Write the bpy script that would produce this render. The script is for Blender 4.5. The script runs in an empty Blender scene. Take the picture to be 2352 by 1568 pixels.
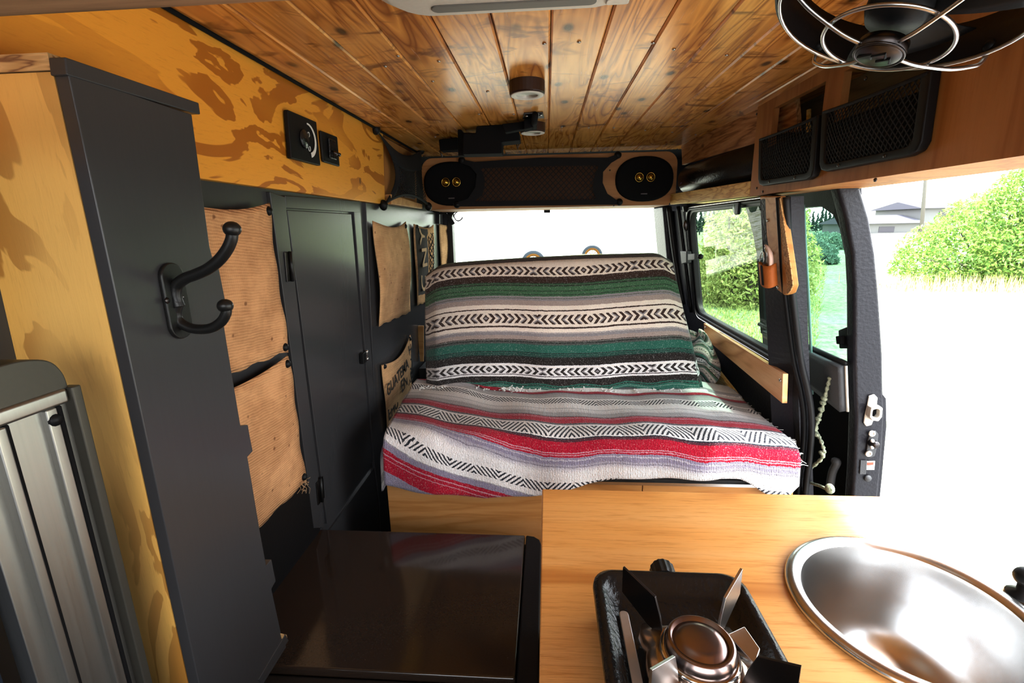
# Camper van interior: bench with two woven blankets, kitchen counter with stove and sink, open sliding door.
import bpy, bmesh, math, random
from mathutils import Vector, Matrix
random.seed(7)
D = bpy.data
C = bpy.context.scene.collection
V3 = Vector

# ------------------------------------------------------------------ node helpers
class S:                                   # a socket with arithmetic
    def __init__(s, nt, so): s.nt, s.so = nt, so
    def _m(s, op, a, b=None, c=None):
        n = s.nt.nodes.new('ShaderNodeMath'); n.operation = op
        for i, q in enumerate((a, b, c)):
            if q is None: continue
            if isinstance(q, S): s.nt.links.new(q.so, n.inputs[i])
            else: n.inputs[i].default_value = q
        return S(s.nt, n.outputs[0])
    def __add__(s, o): return s._m('ADD', s, o)
    __radd__ = __add__
    def __sub__(s, o): return s._m('SUBTRACT', s, o)
    def __rsub__(s, o): return s._m('SUBTRACT', o, s)
    def __mul__(s, o): return s._m('MULTIPLY', s, o)
    __rmul__ = __mul__
    def __truediv__(s, o): return s._m('DIVIDE', s, o)
    def fract(s): return s._m('FRACT', s)
    def floor(s): return s._m('FLOOR', s)
    def abs(s): return s._m('ABSOLUTE', s)
    def sin(s): return s._m('SINE', s)
    def gt(s, o): return s._m('GREATER_THAN', s, o)
    def lt(s, o): return s._m('LESS_THAN', s, o)
    def pw(s, o): return s._m('POWER', s, o)
    def band(s, a, b): return s._m('COMPARE', s, (a+b)/2, (b-a)/2)
    def tri(s): return ((s.fract() - .5).abs()) * 2.0
    def ss(s, a, b):                       # smooth 0..1 between a and b
        n = s.nt.nodes.new('ShaderNodeMapRange'); n.interpolation_type = 'SMOOTHSTEP'
        s.nt.links.new(s.so, n.inputs[0]); n.inputs[1].default_value = a; n.inputs[2].default_value = b
        return S(s.nt, n.outputs[0])

class Mat:
    def __init__(s, name, col=(.5,.5,.5), rough=.5, metal=0., spec=.5, **k):
        s.m = D.materials.new(name); s.m.use_nodes = True; s.nt = s.m.node_tree
        s.b = s.nt.nodes['Principled BSDF']
        s.set('Base Color', col); s.set('Roughness', rough); s.set('Metallic', metal)
        s.set('Specular IOR Level', spec)
        for a, b in k.items(): s.set(a.replace('_', ' '), b)
    def set(s, name, v):
        i = s.b.inputs[name]
        if isinstance(v, S): s.nt.links.new(v.so, i)
        elif isinstance(v, (tuple, list)): i.default_value = tuple(v)+((1,) if len(v) == 3 else ())
        else: i.default_value = v
    def coord(s, kind='Object'):
        return S(s.nt, s.nt.nodes.new('ShaderNodeTexCoord').outputs[kind])
    def geo(s):
        return S(s.nt, s.nt.nodes.new('ShaderNodeNewGeometry').outputs['Position'])
    def sep(s, v):
        n = s.nt.nodes.new('ShaderNodeSeparateXYZ'); s.nt.links.new(v.so, n.inputs[0])
        return [S(s.nt, o) for o in n.outputs]
    def comb(s, x=0., y=0., z=0.):
        n = s.nt.nodes.new('ShaderNodeCombineXYZ')
        for i, q in enumerate((x, y, z)):
            if isinstance(q, S): s.nt.links.new(q.so, n.inputs[i])
            else: n.inputs[i].default_value = q
        return S(s.nt, n.outputs[0])
    def noise(s, v, scale=5, detail=2, rough=.5, dist=0.):
        n = s.nt.nodes.new('ShaderNodeTexNoise'); s.nt.links.new(v.so, n.inputs['Vector'])
        n.inputs['Scale'].default_value = scale; n.inputs['Detail'].default_value = detail
        n.inputs['Roughness'].default_value = rough; n.inputs['Distortion'].default_value = dist
        return S(s.nt, n.outputs[0])
    def wnoise(s, v, col=False):
        n = s.nt.nodes.new('ShaderNodeTexWhiteNoise'); n.noise_dimensions = '3D'; s.nt.links.new(v.so, n.inputs['Vector'])
        return S(s.nt, n.outputs[0])
    def voro(s, v, scale=5, rnd=1., feature='F1', dim='3D'):
        n = s.nt.nodes.new('ShaderNodeTexVoronoi'); n.feature = feature; n.voronoi_dimensions = dim; s.nt.links.new(v.so, n.inputs['Vector'])
        n.inputs['Scale'].default_value = scale; n.inputs['Randomness'].default_value = rnd
        return S(s.nt, n.outputs[0])
    def ramp(s, f, stops, interp='LINEAR'):
        n = s.nt.nodes.new('ShaderNodeValToRGB'); s.nt.links.new(f.so, n.inputs[0]); r = n.color_ramp; r.interpolation = interp
        while len(r.elements) < len(stops): r.elements.new(.5)
        for e, (p, c) in zip(r.elements, stops): e.position = p; e.color = tuple(c)+(1,)
        return S(s.nt, n.outputs[0])
    def mix(s, f, a, b, mode='MIX'):
        n = s.nt.nodes.new('ShaderNodeMix'); n.data_type = 'RGBA'; n.blend_type = mode; n.clamp_factor = True
        for i, q in ((0, f), (6, a), (7, b)):
            if isinstance(q, S): s.nt.links.new(q.so, n.inputs[i])
            elif i == 0: n.inputs[0].default_value = q
            else: n.inputs[i].default_value = tuple(q)+(1,)
        return S(s.nt, n.outputs[2])
    def bump(s, h, strength=.3, dist=.01):
        n = s.nt.nodes.new('ShaderNodeBump'); n.inputs['Strength'].default_value = strength; n.inputs['Distance'].default_value = dist
        s.nt.links.new(h.so, n.inputs['Height']); s.nt.links.new(n.outputs[0], s.b.inputs['Normal'])

def wood(name, light, mid, dark, axis='Y', scale=1., rough=.4, bands=9., grain=.5, knots=0., coat=0., wild=0.):
    """board wood: long grain along axis, wavy growth rings, optional knots"""
    M = Mat(name, light, rough); x, y, z = M.sep(M.geo())
    st = {'X': (.12, 1, 1), 'Y': (1, .12, 1), 'Z': (1, 1, .12)}[axis]
    p = M.comb(x*st[0], y*st[1], z*st[2])
    n1 = M.noise(p, 9*scale, 3, .55, .6+wild)
    rings = (n1*bands).tri()
    fine = M.noise(M.comb(x*(st[0]*.5 if st[0] < 1 else 1), y*(st[1]*.5 if st[1] < 1 else 1), z*(st[2]*.5 if st[2] < 1 else 1)), 260, 3, .7)
    c = M.ramp(rings, [(0, dark), (.35, mid), (1, light)])
    c = M.mix(fine.ss(.45, .75)*grain, c, dark)
    if knots:
        q = M.comb(x*(st[0]*4 if st[0] < 1 else 1), y*(st[1]*4 if st[1] < 1 else 1), z*(st[2]*4 if st[2] < 1 else 1))
        v = M.voro(q, 7*scale)
        c = M.mix((1.0 - v.ss(.03, .12))*knots, c, (.09, .025, .008))
    M.set('Base Color', c); M.set('Roughness', rough + .15*fine)
    if coat: M.set('Coat Weight', coat); M.set('Coat Roughness', .18)
    M.bump(fine, .15, .002)
    return M.m

def flat(name, col, rough=.5, metal=0., bump=0., bs=200., **k):
    M = Mat(name, col, rough, metal, **k)
    p = M.coord(); n = M.noise(p, bs, 3)
    M.set('Base Color', M.mix(n*.35, col, tuple(c*.72 for c in col)))
    if bump: M.bump(n, bump, .002)
    return M.m

# ------------------------------------------------------------------ materials
def m_ceiling():
    M = Mat('cedar_planks', (.6,.3,.1), .28, spec=.3); x, y, z = M.sep(M.geo())
    k = ((x - .007)/.0865 + 40.0).floor()
    r1 = M.wnoise(M.comb(k, 3.3, 1.0)); r2 = M.wnoise(M.comb(k, 8.1, 2.0))
    p = M.comb(x*1.0 + r1*7.0, y*.10 + r2*9.0, 0.0)
    n = M.noise(p, 14, 3, .5, .9); rings = (n*9.0).tri()
    big = M.noise(M.comb(x + r1*5.0, y*.55, 0.0), 6, 2, .5, .4)
    c = M.ramp(rings, [(0, (.36,.115,.016)), (.25, (.60,.25,.042)), (1, (.86,.43,.095))])
    c = M.mix(big.ss(.42, .7)*.75, c, (.84,.45,.12))
    c = M.mix(((r2 - .2)*.9).pw(2.0)*.65, c, (.33,.11,.022))
    q = M.comb(x + r1*3.0, y*.55 + r2*5.0, 0.0)
    v = M.voro(q, 9.0, dim='2D'); c = M.mix((1.0 - v.ss(.05, .26))*.45*big.ss(.4, .6), c, (.30,.09,.015)); c = M.mix((1.0 - v.ss(.03, .11))*.92*big.ss(.44, .56), c, (.06,.016,.004))
    d = M.noise(M.comb(x*.8 + r1, y*1.4 + r2*6.0, 0.0), 9, 3, .6, 1.2); c = M.mix(d.ss(.56, .70)*.75, c, (.20,.055,.010))
    fine = M.noise(M.comb(x, y*.04, 0.0), 150, 2, .6); c = M.mix(fine.ss(.5, .8)*.25, c, (.3,.11,.03))
    M.set('Base Color', c); M.set('Roughness', .24 + fine*.05); M.set('Coat Weight', .10); M.set('Coat Roughness', .14)
    M.bump(d, .03, .002)
    return M.m

def m_fir(name='fir_plywood', light=(.80,.40,.050), dark=(.48,.175,.013), ax='L', pale=None):
    """rotary-cut fir plywood: big blotchy flames of dark summer wood"""
    M = Mat(name, light, .42); x, y, z = M.sep(M.geo())
    if ax == 'L': p = M.comb(y*.9, z*2.2, x*.0)
    else: p = M.comb(x*3.2, z*.8, 0.0)
    n = M.noise(p, 3.6, 4, .5, 1.1); r = (n*4.4).tri()
    soft = M.noise(p, 2.1, 1, .4)
    f = r.ss(.34, .46)
    c = M.mix(f, dark, light)
    c = M.mix(soft.ss(.50, .62)*.7, c, light)
    g = M.noise(M.comb(y*8.0, z*60.0, 0.0) if ax == 'L' else M.comb(x*70.0, z*6.0, 0.0), 4, 3, .7)
    c = M.mix(g.ss(.5, .8)*.35, c, dark)
    if pale: c = M.mix(z.ss(.35, .95)*.0 + soft.ss(.35, .7)*.5, c, pale)
    kn = M.voro(M.comb(x*1.0, y*1.0, z*.6), 9.); c = M.mix((1.0 - kn.ss(.03, .06))*.8, c, (.12,.04,.01))
    M.set('Base Color', c); M.bump(g, .1, .002)
    return M.m

def m_paint():
    M = Mat('charcoal_paint', (.05,.052,.058), .36); x, y, z = M.sep(M.geo())
    st = M.noise(M.comb(x*4.0, y*9.0, z*.35), 26, 4, .7)
    fl = M.noise(M.comb(x*3.0, y*60.0, z*2.6), 9, 4, .75)
    c = M.mix(st*.6, (.050,.050,.054), (.060,.060,.064))
    c = M.mix(fl.ss(.72, .8)*.45, c, (.20,.20,.20))
    M.set('Base Color', c); M.set('Roughness', .27); M.set('Specular IOR Level', .6); M.bump(M.noise(M.comb(x*3.0, y*60.0, z*8.0), 6, 3, .6), .03, .001)
    return M.m

def m_burlap(name, c1=(.60,.345,.17), c2=(.34,.16,.065)):
    M = Mat(name, c1, .9, spec=.1); x, y, z = M.sep(M.geo())
    wob = M.noise(M.geo(), 30, 2)*.006
    a = ((y + wob*.5)*1500.0).sin(); b = ((z + y*.10 + wob)*1250.0).sin(); thr = M.noise(M.comb(x, y*6.0, z*90.0), 3, 3, .7)
    w = (a*.35 + b)*.22 + thr*.9
    n = M.noise(M.geo(), 14, 4, .6)
    c = M.mix(w, c2, c1); c = M.mix(n.ss(.35, .7)*.5, c, tuple(min(1, q*1.25) for q in c1))
    v = M.voro(M.geo(), 26); c = M.mix((1.0 - v.ss(.05, .13))*.7, c, (.16,.06,.02))
    M.set('Base Color', c); M.bump(w, .55, .003)
    return M.m

def m_blanket(kind):
    M = Mat(kind+'_blanket_weave', (.8,.8,.8), .95, spec=.08, Sheen_Weight=.2)
    uv = M.coord('UV'); u, v, _ = M.sep(uv)
    g = M.geo()
    n1 = M.noise(g, 260, 2, .7); n2 = M.noise(g, 40, 2)
    vv = v + (n1 - .5)*.0042 + (n2 - .5)*.004
    W = (.93,.92,.93)
    if kind == 'serape':
        white, grey, lil, red, mar, blk, pink = W, (.46,.45,.48), (.36,.33,.44), (.50,.010,.045), (.13,.03,.05), (.035,.04,.055), (.62,.38,.45)
        st = [(-1, .0615, white), (.02, .035, grey), (.0615, .079, red), (.079, .084, mar), (.084, .10, grey), (.10, .122, (.55,.54,.56)), (.205, .212, (.66,.66,.68)), (.235, .262, (.50,.49,.51)), (.262, .268, mar),
              (.269, .307, red), (.276, .279, pink), (.3075, .3125, blk), (.3125, .3185, (.30,.28,.32)), (.383, .3865, blk), (.3865, .3925, mar), (.3925, .4165, red), (.4165, .4185, pink), (.4185, .4210, red), (.4210, .4230, pink), (.4230, .4265, red), (.4265, .441, lil), (.431, .433, (.6,.58,.64)),
              (.4465, .4485, (.2,.2,.2)), (.527, .5295, grey), (.5295, .545, lil), (.545, .60, red), (.554, .557, pink), (.566, .568, pink), (.600, .66, lil), (.66, 2, white)]
        bands = [(.129, .174, .10), (.3225, .3835, .125), (.484, .516, .13)]
        c = M.mix(0.0, white, white)
        for a, b, col in st: c = M.mix(vv.band(a, b), c, col)
        # soft fades beside the stripes
        c = M.mix(vv.band(.185, .235)*(1.0 - vv.ss(.185, .235))*.0 + vv.band(.19, .262)*vv.ss(.19, .262)*.7, c, grey)
        c = M.mix(vv.band(.441, .466)*(1.0 - vv.ss(.441, .466))*.8, c, lil)
        for a, b, per in bands:
            t = (u/per).tri(); w = (v - a)/(b - a)
            h2 = (t*5.0 - w*2.6 + (n1 - .5)*.3).fract()
            line = h2.lt(.44)
            edge = vv.band(a+.004, b-.004)
            c = M.mix(edge*line, c, blk)
    else:
        cream, brown, green, teal, grey, blk, rose = (.94,.86,.78), (.065,.033,.025), (.085,.21,.11), (.04,.19,.145), (.36,.34,.36), (.035,.028,.026), (.48,.40,.37)
        st = [(-1, -.10, grey), (-.10, -.05, green), (-.05, -.012, brown), (-.012, .002, cream), (.036, .0385, cream), (.0385, .060, brown), (.060, .072, (.04,.07,.045)), (.064, .067, green), (.072, .107, green), (.087, .0895, (.03,.07,.04)), (.100, .1025, (.04,.08,.05)),
              (.107, .139, rose), (.107, .122, grey), (.1135, .1155, (.12,.15,.12)), (.139, .165, cream), (.154, .158, brown), (.207, .2125, cream), (.2125, .218, brown), (.218, .234, cream), (.231, .233, grey), (.234, .262, grey), (.245, .262, rose),
              (.259, .261, blk), (.262, .275, (.11,.13,.12)), (.266, .2685, blk), (.275, .302, teal), (.302, .319, (.03,.07,.06)), (.306, .3085, teal), (.312, .314, teal), (.319, .345, blk), (.345, .350, W), (.383, .3855, blk), (.3855, .392, W),
              (.392, .413, blk), (.413, 2, teal), (.418, .4205, blk), (.427, .4295, (.2,.35,.3))]
        bands = [(.002, .036), (.167, .206), (.351, .383)]
        c = M.mix(0.0, cream, cream)
        for a, b, col in st: c = M.mix(vv.band(a, b), c, col)
        for a, b in bands:
            w = ((v - a)/(b - a) - .5).abs()
            t = ((u + .03)/.36).tri()
            ln = ((t*8.0 + w*1.5) + (n1 - .5)*.25).fract().lt(.5)
            dm = ((t*4.0 + w*1.2)).fract().lt(.16)
            ctr = w.lt(.06)
            c = M.mix(vv.band(a, b), c, W if a > .3 else cream)
            c = M.mix(vv.band(a+.003, b-.003)*ln, c, blk if a > .3 else brown)
            c = M.mix(vv.band(a+.006, b-.006)*dm, c, grey)
        c = M.mix((1.0 - u.ss(-.45, -.2))*.30, c, (.03,.03,.035))  # left end darkened, shade painted into the weave
    fz = M.noise(g, 330, 2, .8)
    c = M.mix(fz.ss(.54, .72)*.40, c, (.8,.78,.78)); c = M.mix((1.0 - fz.ss(.28, .42))*.35, c, (.05,.05,.06)); c = M.mix(fz.ss(.2, .42)*-.3 + .3, c, (.1,.09,.1), 'MULTIPLY') if False else c
    c = M.mix(n1*.25, c, (.35,.35,.35), 'MULTIPLY')
    M.set('Base Color', c); rib = (u*1500.0).sin()
    M.bump(n1*1.0 + rib*.12, .7, .004)
    return M.m

def m_glass(name, tint, refl=.05):
    m = D.materials.new(name); m.use_nodes = True; nt = m.node_tree; nt.nodes.clear()
    o = nt.nodes.new('ShaderNodeOutputMaterial'); t = nt.nodes.new('ShaderNodeBsdfTransparent'); g = nt.nodes.new('ShaderNodeBsdfGlossy')
    g.inputs['Roughness'].default_value = .01; t.inputs[0].default_value = tuple(tint)+(1,)
    lw = nt.nodes.new('ShaderNodeLayerWeight'); lw.inputs[0].default_value = .5
    pw = nt.nodes.new('ShaderNodeMath'); pw.operation = 'POWER'; nt.links.new(lw.outputs['Facing'], pw.inputs[0]); pw.inputs[1].default_value = 5.0
    fr = nt.nodes.new('ShaderNodeMath'); fr.operation = 'MULTIPLY_ADD'; nt.links.new(pw.outputs[0], fr.inputs[0]); fr.inputs[1].default_value = .8; fr.inputs[2].default_value = refl
    mx = nt.nodes.new('ShaderNodeMixShader'); nt.links.new(fr.outputs[0], mx.inputs[0]); nt.links.new(t.outputs[0], mx.inputs[1]); nt.links.new(g.outputs[0], mx.inputs[2])
    nt.links.new(mx.outputs[0], o.inputs[0]); return m

def m_ground():
    M = Mat('ground_gravel_and_grass', (.6,.6,.55), 1., spec=0.); x, y, z = M.sep(M.geo())
    n = M.noise(M.geo(), .6, 5, .6); f = M.noise(M.geo(), 5, 6, .75); s = M.noise(M.geo(), 28, 4, .7)
    gravel = M.mix(s.ss(.55, .60)*(f.ss(.38, .62)*.9), (.40,.39,.38), (.06,.055,.06))
    gravel = M.mix(n.ss(.5, .60)*f.ss(.50, .58), gravel, (.13,.15,.06))
    straw = M.mix(f.ss(.45, .62), (.55,.55,.48), (.24,.25,.13))
    base = M.mix((x*.5 + y + n*3.0).ss(3.4, 6.0), gravel, straw)
    blades = M.noise(M.comb(x*1.2, y*1.2, 0.0), 7, 6, .8)
    grass = M.mix(blades.ss(.3, .7), (.13,.20,.11), (.33,.41,.25)); grass = M.mix(n.ss(.48, .66)*.6, grass, (.27,.36,.28))
    a = x - y*.20 - 1.4 + n*1.2; b = y*.60 + .0 - x + n*.4
    c = M.mix(a.ss(-.4, .4)*b.ss(-.2, .2), base, grass)
    M.set('Base Color', c); return M.m

def m_stone_mix(name, cols, scale, rough=.9):
    M = Mat(name, cols[0], rough); n = M.noise(M.geo(), scale, 4, .7)
    M.set('Base Color', M.ramp(n, [(.3, cols[0]), (.5, cols[1]), (.7, cols[2])])); return M.m

def m_leaves(name, a, b, c, trans=.35):
    M = Mat(name, a, .6, spec=.2); n = M.noise(M.geo(), 3.0, 3); w = M.noise(M.geo(), 26, 2)
    col = M.mix(w.ss(.35, .65), a, b); col = M.mix(n.ss(.5, .7)*.6, col, c); M.set('Base Color', col)
    tr = M.nt.nodes.new('ShaderNodeBsdfTranslucent'); M.nt.links.new(col.so, tr.inputs[0])
    mx = M.nt.nodes.new('ShaderNodeMixShader'); mx.inputs[0].default_value = trans
    out = [q for q in M.nt.nodes if q.type == 'OUTPUT_MATERIAL'][0]
    M.nt.links.new(M.b.outputs[0], mx.inputs[1]); M.nt.links.new(tr.outputs[0], mx.inputs[2]); M.nt.links.new(mx.outputs[0], out.inputs[0])
    return M.m

def m_brushed(name, col, rough=.28, axis='Z', aniso=True):
    M = Mat(name, col, rough, 1.); x, y, z = M.sep(M.coord())
    q = {'Z': M.comb(x*300., y*300., z*3.), 'R': M.comb(x*40., y*40., z*40.), 'Y': M.comb(x*300., y*3., z*300.)}[axis]
    n = M.noise(q, 1, 3, .6); M.set('Roughness', rough + n*.14); M.set('Base Color', M.mix(n*.4, col, tuple(k*.7 for k in col)))
    return M.m

def m_lid():
    M = Mat('brown_smoked_lid', (.035,.022,.016), .13, Coat_Weight=.6, Coat_Roughness=.08); g = M.geo(); x, y, z = M.sep(g)
    n = M.noise(g, 300, 2); M.set('Base Color', M.mix(n*.6, (.036,.023,.017), (.06,.040,.028)))
    s = M.voro(M.comb(x*.35 + y*.9, y*.25 - x*.9, z), 16); M.set('Roughness', .13 + (1.0 - s.ss(.0, .02))*.5)
    M.set('Base Color', M.mix((1.0 - s.ss(.0, .012))*.6, M.mix(n*.6, (.036,.023,.017), (.06,.040,.028)), (.5,.5,.5)))
    return M.m

MT = dict(
    ceiling=m_ceiling(), fir=m_fir(), fir_front=m_fir('fir_plywood_pale', (.78,.48,.13), (.50,.25,.045), 'F', (.78,.58,.25)),
    pcedar=wood('pale_cedar', (.88,.55,.30), (.80,.44,.20), (.55,.25,.09), 'Y', 1.2, .38, 4, .3, .9, .2), cedar=wood('cedar_trim', (.72,.38,.16), (.56,.25,.085), (.27,.085,.02), 'Y', 1.6, .38, 8, .4, .9, .2),
    rail=wood('knotty_yellow_rail', (.93,.70,.24), (.86,.58,.16), (.55,.28,.05), 'Y', 2.0, .4, 9, .6, .4, .15),
    birch=wood('birch_ply', (.62,.35,.13), (.58,.31,.10), (.48,.23,.06), 'X', 1.2, .45, 3, .3, wild=.6),
    header=wood('maple_ply_orange', (.50,.225,.062), (.47,.205,.053), (.38,.14,.03), 'Z', 1.0, .5, 3, .35),
    headerf=wood('speaker_board_ply', (.55,.28,.10), (.52,.25,.085), (.40,.17,.05), 'X', 1.0, .5, 3, .25),
    counter=wood('counter_oak', (.84,.51,.20), (.82,.46,.15), (.62,.28,.065), 'X', 1.0, .32, 2.2, .7, 0, .3),
    beam=wood('dark_stained_beam', (.50,.31,.17), (.42,.25,.13), (.22,.12,.06), 'X', 1.0, .6, 6, .4),
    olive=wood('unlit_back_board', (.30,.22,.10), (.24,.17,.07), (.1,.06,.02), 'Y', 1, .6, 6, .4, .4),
    edge=wood('plywood_edge', (.68,.48,.24), (.55,.35,.15), (.25,.12,.05), 'X', 4, .6, 9, .4),
    paint=m_paint(), burlap=m_burlap('burlap_sackcloth', (.66,.41,.225), (.40,.205,.095)), burlap2=m_burlap('fine_sackcloth', (.68,.46,.26), (.47,.27,.135)),
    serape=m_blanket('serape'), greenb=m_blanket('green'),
    black=flat('black_plastic', (.009,.009,.010), .45, bump=.1, spec=.25), rubber=flat('black_rubber', (.016,.016,.017), .5, bump=.2),
    matt=flat('matt_black', (.005,.005,.006), .8, spec=.2), body=flat('black_textured_paint', (.022,.022,.030), .40, bump=.7, bs=120.),
    iron=flat('black_iron', (.012,.012,.012), .34, bump=.25, bs=90.), greyp=flat('grey_door_trim', (.085,.087,.092), .55, bump=.3, bs=300.),
    dome=flat('light_grey_plastic', (.66,.63,.57), .42, bump=.1), white=flat('white_lens', (.85,.85,.83), .35), silver=flat('silver_metal', (.62,.62,.62), .28, 1.),
    chrome=flat('chrome', (.75,.75,.74), .14, 1.), steel=flat('brushed_steel_sink', (.72,.71,.70), .27, 1.), rimsteel=flat('satin_steel_rim', (.80,.80,.80), .25, 1.),
    alu=m_brushed('brushed_aluminium', (.46,.46,.44), .34, 'Z'), alud=flat('dark_aluminium_cap', (.10,.095,.08), .45, .6),
    burner=flat('heat_stained_steel', (.62,.52,.47), .22, 1.), gunmetal=flat('dark_steel', (.10,.09,.09), .3, 1.),
    enamel=flat('black_enamel', (.014,.014,.015), .24, bump=.6, bs=160.), gold=flat('gold_dust_cap', (.75,.5,.10), .25, 1.),
    lid=m_lid(), leather=flat('tan_leather', (.52,.17,.03), .55, bump=.4, bs=150.), bone=flat('pale_handle', (.78,.62,.54), .4),
    net=flat('black_net_cord', (.010,.010,.010), .8), fabric=flat('black_webbing', (.008,.008,.010), .85, bump=.3, bs=500.), board=flat('dark_floor_mat', (.02,.02,.02), .6),
    blue=flat('dark_blue_cloth', (.006,.016,.04), .8, bump=.3), cord=m_stone_mix('green_white_cord', ((.03,.06,.03), (.42,.46,.34), (.60,.62,.52)), 170),
    glass=m_glass('clear_glass', (.97,.98,.97)), tint=m_glass('side_glass', (.50,.58,.50)), teal=m_glass('teal_tinted_glass', (.42,.56,.53)),
    ground=m_ground(), leaf=m_leaves('bush_leaves', (.13,.28,.07), (.50,.58,.20), (.26,.42,.20)), sage=m_leaves('sage_leaves', (.10,.20,.13), (.26,.36,.28), (.2,.3,.25)),
    shrub=m_leaves('shrub_leaves', (.26,.36,.12), (.62,.62,.30), (.45,.48,.24)), dry=m_leaves('dry_grass', (.70,.62,.30), (.82,.76,.50), (.6,.62,.3)), conifer=m_leaves('conifer_needles', (.015,.04,.03), (.03,.07,.04), (.02,.05,.05), .1),
    bark=flat('pale_bark', (.16,.15,.135), .9, spec=0.), roof=flat('pale_roof', (.135,.13,.145), .8, spec=0.), wallp=flat('pale_house_wall', (.22,.22,.22), .8, spec=0.),
    tyre=flat('grey_tyre', (.045,.055,.065), .9, spec=.1), rim=flat('yellow_wheel', (.22,.10,.01), .7), ink=flat('black_ink', (.03,.025,.02), .9),
    cream=flat('cream_print', (.62,.45,.28), .9), red=flat('red_sticker', (.7,.12,.08), .5), label=flat('white_sticker', (.7,.7,.68), .5),
    tealedge=flat('teal_glass_edge', (.25,.42,.38), .3), wicker=m_stone_mix('dark_striped_wool', ((.03,.035,.04), (.16,.18,.19), (.55,.55,.56)), 60), violet=flat('violet_decal', (.25,.12,.25), .5),
)

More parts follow.
